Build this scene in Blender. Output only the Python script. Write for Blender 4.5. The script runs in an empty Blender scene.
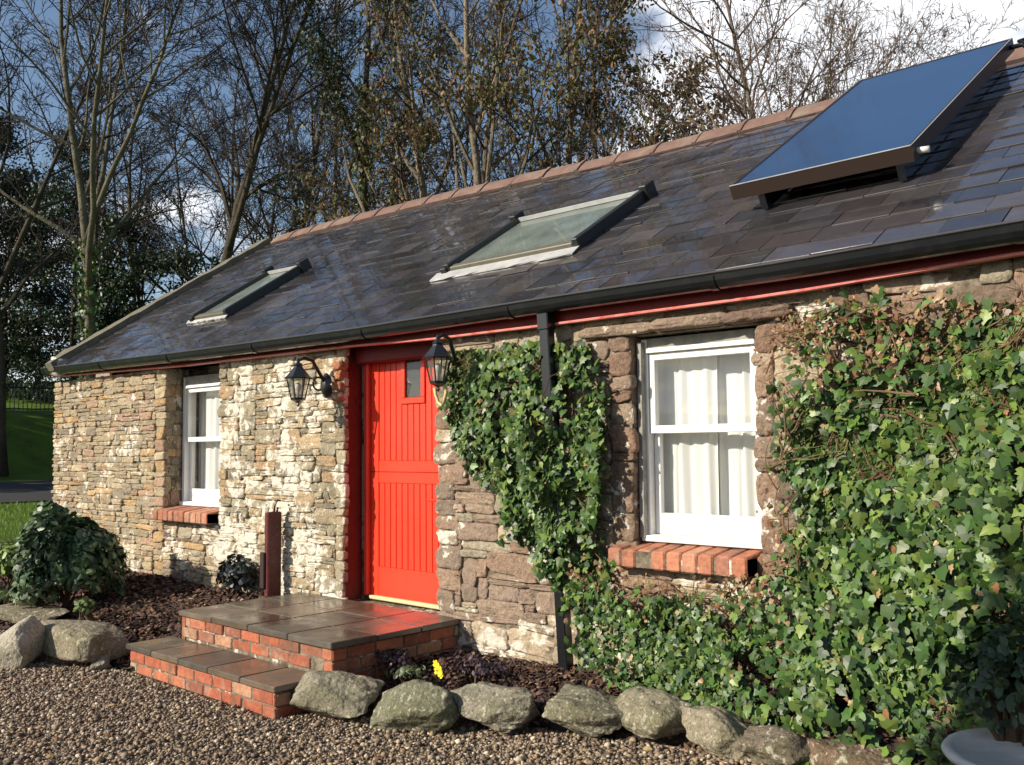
import bpy, math, random
import numpy as np
from mathutils import Vector, Matrix

S = bpy.context.scene
COL = S.collection
R_ = math.radians

# ------------------------------------------------------------------ camera
CAMLOC = Vector((0.0, -4.444, 1.489))
yaw, pitch, roll = R_(47.344), R_(3.972), 0.01
F = Vector((-math.cos(yaw) * math.cos(pitch), math.sin(yaw) * math.cos(pitch), math.sin(pitch)))
Rt = F.cross(Vector((0, 0, 1))).normalized()
Up = Rt.cross(F)
cr, sr = math.cos(roll), math.sin(roll)
Rt2, Up2 = cr * Rt - sr * Up, sr * Rt + cr * Up
cd = bpy.data.cameras.new('camera')
cd.sensor_width = 36
cd.lens = 940 / 1024 * 36
cd.clip_end = 2000
cam = bpy.data.objects.new('camera', cd)
COL.objects.link(cam)
m = Matrix.Identity(4)
for i in range(3):
    m[i][0], m[i][1], m[i][2], m[i][3] = Rt2[i], Up2[i], -F[i], CAMLOC[i]
cam.matrix_world = m
S.camera = cam

# ------------------------------------------------------------------ light
SUN_TO = Vector((-0.50, -1.0, 0.56)).normalized()
SUN_EL = math.asin(SUN_TO.z)
SUN_ROT = math.atan2(SUN_TO.x, SUN_TO.y)
sd = bpy.data.lights.new('sun', 'SUN')
sd.energy = 5.0
sd.angle = R_(0.5)
sd.color = (1.0, 0.91, 0.77)
sun = bpy.data.objects.new('sun', sd)
COL.objects.link(sun)
sun.rotation_euler = (-SUN_TO).to_track_quat('-Z', 'Y').to_euler()
sun.location = (-8, -20, 12)

W = bpy.data.worlds.new('World')
S.world = W
W.use_nodes = True
nt = W.node_tree
nt.nodes.clear()
def wn(t, **k):
    n = nt.nodes.new(t)
    for a, b in k.items():
        setattr(n, a, b)
    return n
def wl(a, b):
    nt.links.new(a, b)
sky = wn('ShaderNodeTexSky', sky_type='NISHITA', sun_disc=False, sun_elevation=SUN_EL, sun_rotation=SUN_ROT)
sky.air_density = 1.0; sky.dust_density = 0.8; sky.ozone_density = 1.6
tc = wn('ShaderNodeTexCoord')
sep = wn('ShaderNodeSeparateXYZ'); wl(tc.outputs['Generated'], sep.inputs[0])
def wmath(op, a, b=None, c=None, clamp=False):
    n = wn('ShaderNodeMath', operation=op, use_clamp=clamp)
    for i, v in enumerate((a, b, c)):
        if v is None: continue
        if isinstance(v, (int, float)): n.inputs[i].default_value = v
        else: wl(v, n.inputs[i])
    return n.outputs[0]
den = wmath('ADD', wmath('MAXIMUM', sep.outputs[2], 0.0), 0.25)
cb = wn('ShaderNodeCombineXYZ')
wl(wmath('DIVIDE', sep.outputs[0], den), cb.inputs[0])
wl(wmath('DIVIDE', sep.outputs[1], den), cb.inputs[1])
cn = wn('ShaderNodeTexNoise'); cn.inputs['Scale'].default_value = 2.4; cn.inputs['Detail'].default_value = 8
cn.inputs['Roughness'].default_value = 0.55
wl(cb.outputs[0], cn.inputs['Vector'])
dp = wn('ShaderNodeVectorMath', operation='DOT_PRODUCT')
wl(tc.outputs['Generated'], dp.inputs[0]); dp.inputs[1].default_value = Vector((-0.33, 0.885, 0.32)).normalized()
def wmap(v, a, b, c, d):
    n = wn('ShaderNodeMapRange', interpolation_type='SMOOTHSTEP')
    wl(v, n.inputs[0])
    for i, x in enumerate((a, b, c, d)): n.inputs[i + 1].default_value = x
    return n.outputs[0]
mask_dir = wmap(dp.outputs['Value'], 0.93, 0.99, -0.12, 0.15)
mask_low = wmap(sep.outputs[2], 0.36, 0.14, 0.0, 0.17)
cl = wmath('ADD', wmath('ADD', cn.outputs['Fac'], mask_dir), mask_low)
cl = wmap(cl, 0.48, 0.64, 0.0, 1.0)
mixc = wn('ShaderNodeMix', data_type='RGBA')
wl(cl, mixc.inputs[0]); wl(sky.outputs[0], mixc.inputs[6]); mixc.inputs[7].default_value = (8.8, 9.0, 9.5, 1)
bg = wn('ShaderNodeBackground'); bg.inputs['Strength'].default_value = 0.098
wl(mixc.outputs[2], bg.inputs[0])
wo = wn('ShaderNodeOutputWorld'); wl(bg.outputs[0], wo.inputs[0])

S.view_settings.view_transform = 'Standard'
S.view_settings.look = 'None'
S.view_settings.exposure = 0.44
S.view_settings.gamma = 1.0
S.view_settings.use_curve_mapping = False
S.render.engine = 'CYCLES'
S.cycles.use_denoising = True
S.cycles.max_bounces = 6
S.cycles.transparent_max_bounces = 12

# ------------------------------------------------------------------ helpers
class MB:
    """collects faces, per-vertex colours and material slots into one mesh"""
    def __init__(s):
        s.v = []; s.f = []; s.c = []; s.mi = []
    def add(s, vs, fs, col=(1, 1, 1, 1), mi=0):
        o = len(s.v)
        s.v.extend([tuple(p) for p in vs])
        if len(col) == 3: col = (*col, 1)
        s.c.extend([col] * len(vs))
        s.f.extend([tuple(i + o for i in f) for f in fs])
        s.mi.extend([mi] * len(fs))
    def box(s, a, b, col=(1, 1, 1, 1), mi=0, T=None, bev=0.0):
        (x0, y0, z0), (x1, y1, z1) = a, b
        if bev > 0:
            e = bev
            vs = []
            for z, i in ((z0, e), (z0 + e, 0), (z1 - e, 0), (z1, e)):
                for k in range(4):
                    X0, X1, Y0, Y1 = x0 + i, x1 - i, y0 + i, y1 - i
                    q = [(X0, Y0), (X1, Y0), (X1, Y1), (X0, Y1)][k]
                    vs.append((q[0], q[1], z))
            # cut the vertical corners too
            vs2 = []
            for r in range(4):
                ins = e if r in (0, 3) else 0
                X0, X1, Y0, Y1 = x0 + ins, x1 - ins, y0 + ins, y1 - ins
                z = vs[r * 4][2]
                vs2 += [(X0 + e, Y0, z), (X1 - e, Y0, z), (X1, Y0 + e, z), (X1, Y1 - e, z),
                        (X1 - e, Y1, z), (X0 + e, Y1, z), (X0, Y1 - e, z), (X0, Y0 + e, z)]
            fs = [tuple(range(7, -1, -1)), tuple(range(24, 32))]
            for r in range(3):
                for k in range(8):
                    fs.append((r * 8 + k, r * 8 + (k + 1) % 8, r * 8 + 8 + (k + 1) % 8, r * 8 + 8 + k))
            vs = vs2
        else:
            vs = [(x0, y0, z0), (x1, y0, z0), (x1, y1, z0), (x0, y1, z0), (x0, y0, z1), (x1, y0, z1), (x1, y1, z1), (x0, y1, z1)]
            fs = [(3, 2, 1, 0), (4, 5, 6, 7), (0, 1, 5, 4), (1, 2, 6, 5), (2, 3, 7, 6), (3, 0, 4, 7)]
        if T: vs = [T(*p) for p in vs]
        s.add(vs, fs, col, mi)
    def tube(s, pts, rad, k=6, col=(1, 1, 1, 1), mi=0, cap=True):
        pts = np.asarray(pts, float)
        n = len(pts)
        rad = np.full(n, rad) if np.isscalar(rad) else np.asarray(rad, float)
        d = np.gradient(pts, axis=0) if n > 2 else np.repeat((pts[1] - pts[0])[None], 2, 0)
        d /= np.linalg.norm(d, axis=1)[:, None] + 1e-9
        ref = np.array([0.3, 0.2, 0.93]) if abs(d[0][2]) < 0.9 else np.array([1.0, 0.1, 0])
        a = np.cross(d, ref); a /= np.linalg.norm(a, axis=1)[:, None] + 1e-9
        b = np.cross(d, a)
        ang = np.arange(k) * 2 * math.pi / k
        ring = pts[:, None] + rad[:, None, None] * (a[:, None] * np.cos(ang)[None, :, None] + b[:, None] * np.sin(ang)[None, :, None])
        vs = ring.reshape(-1, 3)
        fs = []
        for i in range(n - 1):
            for j in range(k):
                j2 = (j + 1) % k
                fs.append((i * k + j, i * k + j2, (i + 1) * k + j2, (i + 1) * k + j))
        if cap:
            fs.append(tuple(range(k - 1, -1, -1))); fs.append(tuple((n - 1) * k + j for j in range(k)))
        s.add(vs.tolist(), fs, col, mi)
    def lathe(s, prof, o=(0, 0, 0), k=16, col=(1, 1, 1, 1), mi=0, ph=0.0):
        vs, fs = [], []
        for r, z in prof:
            for j in range(k):
                a = 2 * math.pi * j / k + ph
                vs.append((o[0] + r * math.cos(a), o[1] + r * math.sin(a), o[2] + z))
        for i in range(len(prof) - 1):
            for j in range(k):
                j2 = (j + 1) % k
                fs.append((i * k + j, i * k + j2, (i + 1) * k + j2, (i + 1) * k + j))
        fs.append(tuple(range(k - 1, -1, -1))); fs.append(tuple((len(prof) - 1) * k + j for j in range(k)))
        s.add(vs, fs, col, mi)
    def build(s, name, mats, parent=None, smooth=False, auto=None):
        me = bpy.data.meshes.new(name)
        me.from_pydata(s.v, [], s.f)
        if not isinstance(mats, (list, tuple)): mats = [mats]
        for mt in mats: me.materials.append(mt)
        at = me.color_attributes.new('Col', 'FLOAT_COLOR', 'POINT')
        at.data.foreach_set('color', np.asarray(s.c, np.float32).ravel())
        me.polygons.foreach_set('material_index', np.asarray(s.mi, np.int32))
        if smooth: me.polygons.foreach_set('use_smooth', np.ones(len(s.f), bool))
        me.update()
        return link(name, me, parent)

def link(name, me, parent=None):
    o = bpy.data.objects.new(name, me)
    COL.objects.link(o)
    if parent is not None: o.parent = parent
    return o

def np_mesh(name, verts, faces, cols, mats, parent=None, smooth=True, mi=None):
    """verts (N,3), faces (M,k) uniform size, cols (N,3)"""
    me = bpy.data.meshes.new(name)
    M, k = faces.shape
    me.vertices.add(len(verts)); me.vertices.foreach_set('co', verts.astype(np.float32).ravel())
    me.loops.add(M * k); me.loops.foreach_set('vertex_index', faces.astype(np.int32).ravel())
    me.polygons.add(M); me.polygons.foreach_set('loop_start', (np.arange(M) * k).astype(np.int32))
    me.polygons.foreach_set('use_smooth', np.full(M, smooth))
    if not isinstance(mats, (list, tuple)): mats = [mats]
    for mt in mats: me.materials.append(mt)
    if mi is not None: me.polygons.foreach_set('material_index', mi.astype(np.int32))
    at = me.color_attributes.new('Col', 'FLOAT_COLOR', 'POINT')
    c4 = np.ones((len(verts), 4), np.float32); c4[:, :cols.shape[1]] = cols
    at.data.foreach_set('color', c4.ravel())
    me.update(calc_edges=True); me.validate()
    return link(name, me, parent)

def thing(name, label, cat, loc=(0, 0, 0), group=None):
    o = bpy.data.objects.new(name, None)
    COL.objects.link(o)
    o.empty_display_size = 0.2
    o.location = loc
    return tag(o, label, cat, group)
def tag(o, label, cat, group=None):
    o['label'] = label; o['category'] = cat
    if group: o['group'] = group
    return o
def struct(o, kind='structure'):
    o['kind'] = kind
    return o

# ------------------------------------------------------------------ materials
def mat(name, col=(0.5, 0.5, 0.5), rough=0.7, attr=False, spec=0.5, noise=None, bump=None, metal=0.0, extra=None, coat=0.0):
    """noise: list of (scale, colour or factor, lo, hi, amount); bump: list of (scale, strength, distance)"""
    mt = bpy.data.materials.new(name); mt.use_nodes = True
    t = mt.node_tree; N = t.nodes; L = t.links
    p = N['Principled BSDF']
    p.inputs['Roughness'].default_value = rough
    p.inputs['Specular IOR Level'].default_value = spec
    p.inputs['Metallic'].default_value = metal
    p.inputs['Coat Weight'].default_value = coat
    tco = N.new('ShaderNodeTexCoord')
    vec = tco.outputs['Object']
    if attr:
        a = N.new('ShaderNodeAttribute'); a.attribute_name = 'Col'
        cur = a.outputs['Color']
    else:
        rgb = N.new('ShaderNodeRGB'); rgb.outputs[0].default_value = (*col, 1); cur = rgb.outputs[0]
    for (sc, c2, lo, hi, amt) in (noise or []):
        n = N.new('ShaderNodeTexNoise'); n.inputs['Scale'].default_value = sc; n.inputs['Detail'].default_value = 6
        n.inputs['Roughness'].default_value = 0.65
        L.new(vec, n.inputs['Vector'])
        mr = N.new('ShaderNodeMapRange'); L.new(n.outputs['Fac'], mr.inputs[0])
        mr.inputs[1].default_value = lo; mr.inputs[2].default_value = hi; mr.inputs[3].default_value = 0; mr.inputs[4].default_value = amt
        mx = N.new('ShaderNodeMix'); mx.data_type = 'RGBA'
        L.new(mr.outputs[0], mx.inputs[0]); L.new(cur, mx.inputs[6])
        if isinstance(c2, (int, float)):
            mx.blend_type = 'MULTIPLY'; mx.inputs[7].default_value = (c2, c2, c2, 1)
        else:
            mx.inputs[7].default_value = (*c2, 1)
        cur = mx.outputs[2]
    if bump:
        prev = None
        for (sc, st, di) in bump:
            n = N.new('ShaderNodeTexNoise'); n.inputs['Scale'].default_value = sc; n.inputs['Detail'].default_value = 5
            L.new(vec, n.inputs['Vector'])
            b = N.new('ShaderNodeBump'); b.inputs['Strength'].default_value = st; b.inputs['Distance'].default_value = di
            L.new(n.outputs['Fac'], b.inputs['Height'])
            if prev: L.new(prev, b.inputs['Normal'])
            prev = b.outputs[0]
        L.new(prev, p.inputs['Normal'])
    if extra: cur = extra(N, L, p, cur, vec) or cur
    L.new(cur, p.inputs['Base Color'])
    return mt

def lichen_extra(N, L, p, cur, vec):
    """white-grey lichen blotches, denser where the vertex alpha is high"""
    a = N.new('ShaderNodeAttribute'); a.attribute_name = 'Col'
    n = N.new('ShaderNodeTexNoise'); n.inputs['Scale'].default_value = 15; n.inputs['Detail'].default_value = 7
    n.inputs['Roughness'].default_value = 0.6
    L.new(vec, n.inputs['Vector'])
    n2 = N.new('ShaderNodeTexNoise'); n2.inputs['Scale'].default_value = 2.2; n2.inputs['Detail'].default_value = 3
    L.new(vec, n2.inputs['Vector'])
    ad = N.new('ShaderNodeMath'); ad.operation = 'MULTIPLY_ADD'
    L.new(n2.outputs['Fac'], ad.inputs[0]); ad.inputs[1].default_value = 1.0; L.new(n.outputs['Fac'], ad.inputs[2])
    ad2 = N.new('ShaderNodeMath'); ad2.operation = 'MULTIPLY_ADD'
    L.new(a.outputs['Alpha'], ad2.inputs[0]); ad2.inputs[1].default_value = 0.22; L.new(ad.outputs[0], ad2.inputs[2])
    mr = N.new('ShaderNodeMapRange'); L.new(ad2.outputs[0], mr.inputs[0])
    mr.inputs[1].default_value = 1.15; mr.inputs[2].default_value = 1.22; mr.inputs[4].default_value = 0.88
    mx = N.new('ShaderNodeMix'); mx.data_type = 'RGBA'
    L.new(mr.outputs[0], mx.inputs[0]); L.new(cur, mx.inputs[6]); mx.inputs[7].default_value = (0.62, 0.58, 0.49, 1)
    return mx.outputs[2]

M = {}
M['stone'] = mat('rubble_stone', attr=True, rough=0.85, spec=0.25,
                 noise=[(30, 0.55, 0.42, 0.72, 0.8), (11, (0.42, 0.34, 0.20), 0.55, 0.75, 0.4), (75, 0.42, 0.5, 0.68, 0.75)],
                 bump=[(22, 0.75, 0.025), (90, 0.6, 0.008)], extra=lichen_extra)
M['mortar'] = mat('lime_mortar', (0.24, 0.20, 0.145), 0.95, spec=0.1, noise=[(14, 0.25, 0.4, 0.65, 0.9)], bump=[(35, 0.9, 0.02)], extra=lichen_extra)
M['render'] = mat('plain_wall', (0.28, 0.25, 0.2), 0.9, noise=[(5, 0.6, 0.4, 0.7, 0.8)], bump=[(15, 0.8, 0.03)])
M['maroon_brick'] = mat('maroon_painted_brick', (0.085, 0.009, 0.009), 0.5, noise=[(14, 0.5, 0.45, 0.7, 0.7)], bump=[(30, 0.5, 0.01)])
M['red_paint'] = mat('red_gloss_paint', (0.80, 0.050, 0.020), 0.34, spec=0.5, noise=[(2.5, 0.85, 0.4, 0.7, 0.7), (18, 0.82, 0.5, 0.75, 0.6)], bump=[(60, 0.12, 0.003)])
M['fascia_red'] = mat('fascia_red_paint', (0.15, 0.012, 0.012), 0.5, spec=0.25, noise=[(6, 0.6, 0.45, 0.7, 0.8)], bump=[(30, 0.2, 0.004)])
M['fascia_bead'] = mat('fascia_sunlit_bead', (0.66, 0.22, 0.19), 0.4, noise=[(9, (0.45, 0.03, 0.025), 0.5, 0.65, 0.7)])  # pale pink puts the sun's highlight on the bead into its colour
M['white'] = mat('white_gloss_paint', (0.80, 0.79, 0.75), 0.35, noise=[(7, 0.88, 0.45, 0.7, 0.8)], bump=[(40, 0.15, 0.003)])
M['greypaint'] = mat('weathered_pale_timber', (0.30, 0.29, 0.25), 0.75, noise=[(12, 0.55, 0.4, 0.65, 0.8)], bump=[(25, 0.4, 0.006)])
M['black'] = mat('black_plastic', (0.009, 0.010, 0.012), 0.22, spec=0.5, noise=[(8, (0.03, 0.03, 0.03), 0.5, 0.8, 0.5)])
M['iron'] = mat('black_cast_iron', (0.016, 0.017, 0.019), 0.32, spec=0.6, bump=[(45, 0.3, 0.004)])
def slate_extra(N, L, p, cur, vec):
    a = N.new('ShaderNodeAttribute'); a.attribute_name = 'Col'
    n = N.new('ShaderNodeTexNoise'); n.inputs['Scale'].default_value = 5; n.inputs['Detail'].default_value = 4
    L.new(vec, n.inputs['Vector'])
    ad = N.new('ShaderNodeMath'); ad.operation = 'MULTIPLY_ADD'
    L.new(n.outputs['Fac'], ad.inputs[0]); ad.inputs[1].default_value = 0.10; L.new(a.outputs['Alpha'], ad.inputs[2])
    L.new(ad.outputs[0], p.inputs['Roughness'])
M['slate'] = mat('welsh_slate', attr=True, rough=0.4, spec=0.5, noise=[(7, 0.6, 0.4, 0.7, 0.7), (40, 0.75, 0.45, 0.7, 0.7), (16, (0.13, 0.12, 0.105), 0.62, 0.76, 0.45)],
                 bump=[(9, 0.08, 0.006), (60, 0.12, 0.002)], extra=slate_extra, coat=0.6)
M['underlay'] = mat('roof_underlay', (0.02, 0.019, 0.02), 0.9)
M['terracotta'] = mat('terracotta_ridge', (0.18, 0.105, 0.08), 0.85, noise=[(9, 0.6, 0.4, 0.7, 0.8), (3, (0.30, 0.25, 0.19), 0.5, 0.7, 0.5)], bump=[(30, 0.4, 0.006)])
M['verge'] = mat('verge_mortar', (0.17, 0.15, 0.105), 0.95, noise=[(14, 0.55, 0.4, 0.7, 0.8), (5, (0.10, 0.11, 0.04), 0.5, 0.7, 0.5)], bump=[(25, 0.7, 0.015)])
M['brick'] = mat('red_brick', attr=True, rough=0.85, spec=0.3, noise=[(25, 0.55, 0.4, 0.7, 0.8), (7, (0.42, 0.33, 0.24), 0.56, 0.70, 0.5), (5, (0.10, 0.075, 0.045), 0.50, 0.70, 0.75)], bump=[(40, 0.8, 0.008)])
def rough_noise(N, L, p, vec, sc, lo, hi):
    n = N.new('ShaderNodeTexNoise'); n.inputs['Scale'].default_value = sc; n.inputs['Detail'].default_value = 5
    L.new(vec, n.inputs['Vector'])
    mr = N.new('ShaderNodeMapRange'); L.new(n.outputs['Fac'], mr.inputs[0])
    mr.inputs[1].default_value = 0.35; mr.inputs[2].default_value = 0.65; mr.inputs[3].default_value = lo; mr.inputs[4].default_value = hi
    L.new(mr.outputs[0], p.inputs['Roughness'])
M['paving'] = mat('wet_paving_slab', attr=True, rough=0.2, spec=0.6, noise=[(6, 0.6, 0.4, 0.7, 0.7), (30, 0.75, 0.4, 0.7, 0.6)], bump=[(8, 0.18, 0.008), (50, 0.22, 0.003)],
                  extra=lambda N, L, p, cur, vec: rough_noise(N, L, p, vec, 4, 0.10, 0.5))
M['rock'] = mat('granite_boulder', attr=True, rough=0.9, spec=0.2,
                noise=[(55, 0.42, 0.5, 0.62, 0.8), (4, (0.10, 0.10, 0.035), 0.52, 0.70, 0.6), (26, (0.46, 0.43, 0.33), 0.555, 0.64, 0.8), (80, (0.42, 0.40, 0.32), 0.58, 0.64, 0.6), (12, 0.6, 0.45, 0.65, 0.6)],
                bump=[(9, 0.7, 0.05), (40, 0.8, 0.012), (130, 0.5, 0.004)])
M['pebble'] = mat('gravel_pebble', attr=True, rough=0.75, spec=0.4, noise=[(120, 0.7, 0.4, 0.7, 0.6)])
M['gravelbase'] = mat('gravel_base', (0.075, 0.056, 0.042), 0.95, noise=[(90, 0.4, 0.4, 0.65, 0.9), (60, (0.24, 0.19, 0.15), 0.55, 0.7, 0.8)], bump=[(70, 1.0, 0.03)])
M['soil'] = mat('dark_soil', (0.040, 0.025, 0.017), 0.95, noise=[(40, 0.5, 0.4, 0.65, 0.8), (9, (0.07, 0.035, 0.022), 0.5, 0.7, 0.7)], bump=[(30, 1.0, 0.05)])
M['mulch'] = mat('leaf_mulch', attr=True, rough=0.8, spec=0.3)
M['grass'] = mat('lawn_grass', (0.125, 0.22, 0.020), 0.8, spec=0.2, noise=[(1.2, (0.04, 0.06, 0.012), 0.4, 0.7, 0.7), (30, 0.6, 0.4, 0.7, 0.7)], bump=[(60, 1.0, 0.05)])
M['tarmac'] = mat('tarmac', (0.035, 0.035, 0.035), 0.85, noise=[(50, 0.6, 0.4, 0.7, 0.7)], bump=[(80, 0.5, 0.01)])
M['bark'] = mat('tree_bark', attr=True, rough=0.9, spec=0.2, noise=[(3, 0.45, 0.4, 0.65, 0.8), (8, (0.13, 0.14, 0.06), 0.58, 0.70, 0.5)], bump=[(12, 0.8, 0.04)])
def leafmat(name, rough, spec, trans):
    mt = bpy.data.materials.new(name); mt.use_nodes = True
    t = mt.node_tree; N = t.nodes; L = t.links
    p = N['Principled BSDF']; p.inputs['Roughness'].default_value = rough; p.inputs['Specular IOR Level'].default_value = spec
    a = N.new('ShaderNodeAttribute'); a.attribute_name = 'Col'
    L.new(a.outputs['Color'], p.inputs['Base Color'])
    tr = N.new('ShaderNodeBsdfTranslucent')
    hs = N.new('ShaderNodeHueSaturation'); hs.inputs['Value'].default_value = 1.3; L.new(a.outputs['Color'], hs.inputs['Color']); L.new(hs.outputs[0], tr.inputs['Color'])
    mx = N.new('ShaderNodeMixShader'); mx.inputs[0].default_value = trans
    L.new(p.outputs[0], mx.inputs[1]); L.new(tr.outputs[0], mx.inputs[2])
    L.new(mx.outputs[0], N['Material Output'].inputs['Surface'])
    return mt
M['ivy'] = leafmat('ivy_leaf', 0.44, 0.42, 0.10)
M['leaf'] = leafmat('tree_leaf', 0.55, 0.35, 0.25)
M['evergreen'] = leafmat('evergreen_leaf', 0.45, 0.4, 0.10)
M['twig'] = mat('ivy_stem', attr=True, rough=0.85, spec=0.2)
M['curtain'] = None
def curtain_mat():
    mt = bpy.data.materials.new('net_curtain'); mt.use_nodes = True
    t = mt.node_tree; N = t.nodes; L = t.links
    N.remove(N['Principled BSDF'])
    d = N.new('ShaderNodeBsdfDiffuse'); d.inputs[0].default_value = (0.90, 0.90, 0.88, 1)
    tr = N.new('ShaderNodeBsdfTranslucent'); tr.inputs[0].default_value = (0.8, 0.79, 0.74, 1)
    mx = N.new('ShaderNodeMixShader'); mx.inputs[0].default_value = 0.3
    L.new(d.outputs[0], mx.inputs[1]); L.new(tr.outputs[0], mx.inputs[2])
    L.new(mx.outputs[0], N['Material Output'].inputs['Surface'])
    return mt
M['curtain'] = curtain_mat()
def glass_mat(name, tint, rough=0.02, ior=1.5, dirt=0.0):
    mt = bpy.data.materials.new(name); mt.use_nodes = True
    t = mt.node_tree; N = t.nodes; L = t.links
    N.remove(N['Principled BSDF'])
    tr = N.new('ShaderNodeBsdfTransparent'); tr.inputs[0].default_value = (*tint, 1)
    g = N.new('ShaderNodeBsdfGlossy'); g.inputs['Roughness'].default_value = rough
    # Schlick reflectance, the same on both faces of the pane
    ge = N.new('ShaderNodeNewGeometry')
    dt = N.new('ShaderNodeVectorMath'); dt.operation = 'DOT_PRODUCT'; L.new(ge.outputs['Incoming'], dt.inputs[0]); L.new(ge.outputs['Normal'], dt.inputs[1])
    def mth(op, a, b=None):
        q = N.new('ShaderNodeMath'); q.operation = op
        for i, w_ in enumerate((a, b)):
            if w_ is None: continue
            if isinstance(w_, (int, float)): q.inputs[i].default_value = w_
            else: L.new(w_, q.inputs[i])
        return q.outputs[0]
    f0 = ((ior - 1) / (ior + 1)) ** 2
    sch = mth('ADD', mth('MULTIPLY', mth('POWER', mth('SUBTRACT', 1.0, mth('ABSOLUTE', dt.outputs['Value'])), 5.0), 1 - f0), f0)
    mx = N.new('ShaderNodeMixShader'); L.new(sch, mx.inputs[0])
    L.new(tr.outputs[0], mx.inputs[1]); L.new(g.outputs[0], mx.inputs[2])
    out = mx.outputs[0]
    if dirt > 0:
        df = N.new('ShaderNodeBsdfDiffuse'); df.inputs[0].default_value = (0.36, 0.40, 0.36, 1)
        tcn = N.new('ShaderNodeTexCoord')
        nz = N.new('ShaderNodeTexNoise'); nz.inputs['Scale'].default_value = 5; nz.inputs['Detail'].default_value = 5; L.new(tcn.outputs['Object'], nz.inputs['Vector'])
        mr = N.new('ShaderNodeMapRange'); L.new(nz.outputs['Fac'], mr.inputs[0]); mr.inputs[1].default_value = 0.3; mr.inputs[2].default_value = 0.7
        mr.inputs[3].default_value = dirt * 0.5; mr.inputs[4].default_value = dirt
        m2 = N.new('ShaderNodeMixShader'); L.new(mr.outputs[0], m2.inputs[0]); L.new(out, m2.inputs[1]); L.new(df.outputs[0], m2.inputs[2])
        out = m2.outputs[0]
    L.new(out, N['Material Output'].inputs['Surface'])
    return mt
M['glass'] = glass_mat('window_glass', (0.985, 0.99, 0.985))
M['roofglass'] = glass_mat('skylight_glass', (0.75, 0.82, 0.8), 0.03, 1.7, 0.28)
M['lampglass'] = glass_mat('lantern_glass', (0.9, 0.9, 0.86), 0.1, 1.5, 0.25)
M['collector'] = mat('solar_collector_glass', (0.026, 0.066, 0.155), 0.09, spec=0.8, noise=[(3, 0.8, 0.4, 0.7, 0.6), (14, (0.05, 0.085, 0.15), 0.55, 0.8, 0.35)])
M['bronze'] = mat('brown_anodised_frame', (0.030, 0.018, 0.014), 0.45, spec=0.4)
M['lead'] = mat('lead_flashing', (0.42, 0.42, 0.41), 0.5, noise=[(8, 0.6, 0.4, 0.7, 0.7)])
M['skyframe'] = mat('skylight_grey_frame', (0.02, 0.022, 0.02), 0.35)
M['skybar'] = mat('skylight_olive_bar', (0.13, 0.12, 0.085), 0.4, noise=[(10, 0.6, 0.4, 0.7, 0.6)])
M['interior'] = mat('interior_plaster', (0.55, 0.53, 0.47), 0.9)
M['threshold'] = mat('pale_threshold', (0.62, 0.50, 0.27), 0.5)
M['rope'] = mat('pale_cord', (0.60, 0.47, 0.22), 0.8, bump=[(120, 0.6, 0.004)])
M['post'] = mat('maroon_post_paint', (0.10, 0.012, 0.014), 0.5, noise=[(15, 0.4, 0.45, 0.65, 0.7), (25, (0.11, 0.12, 0.07), 0.58, 0.68, 0.5)], bump=[(30, 0.4, 0.006)])
M['zinc'] = mat('pale_metal_rim', (0.58, 0.56, 0.52), 0.5, noise=[(10, 0.6, 0.4, 0.7, 0.7)])
M['rustpot'] = mat('dark_rusty_pot', (0.07, 0.030, 0.018), 0.7, noise=[(12, 0.5, 0.4, 0.7, 0.8)], bump=[(30, 0.4, 0.006)])
M['petal'] = mat('yellow_petal', (0.85, 0.60, 0.02), 0.6)
M['purple'] = mat('purple_foliage', attr=True, rough=0.7)
M['pipewhite'] = mat('white_pipe_fitting', (0.65, 0.64, 0.6), 0.4)

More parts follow.
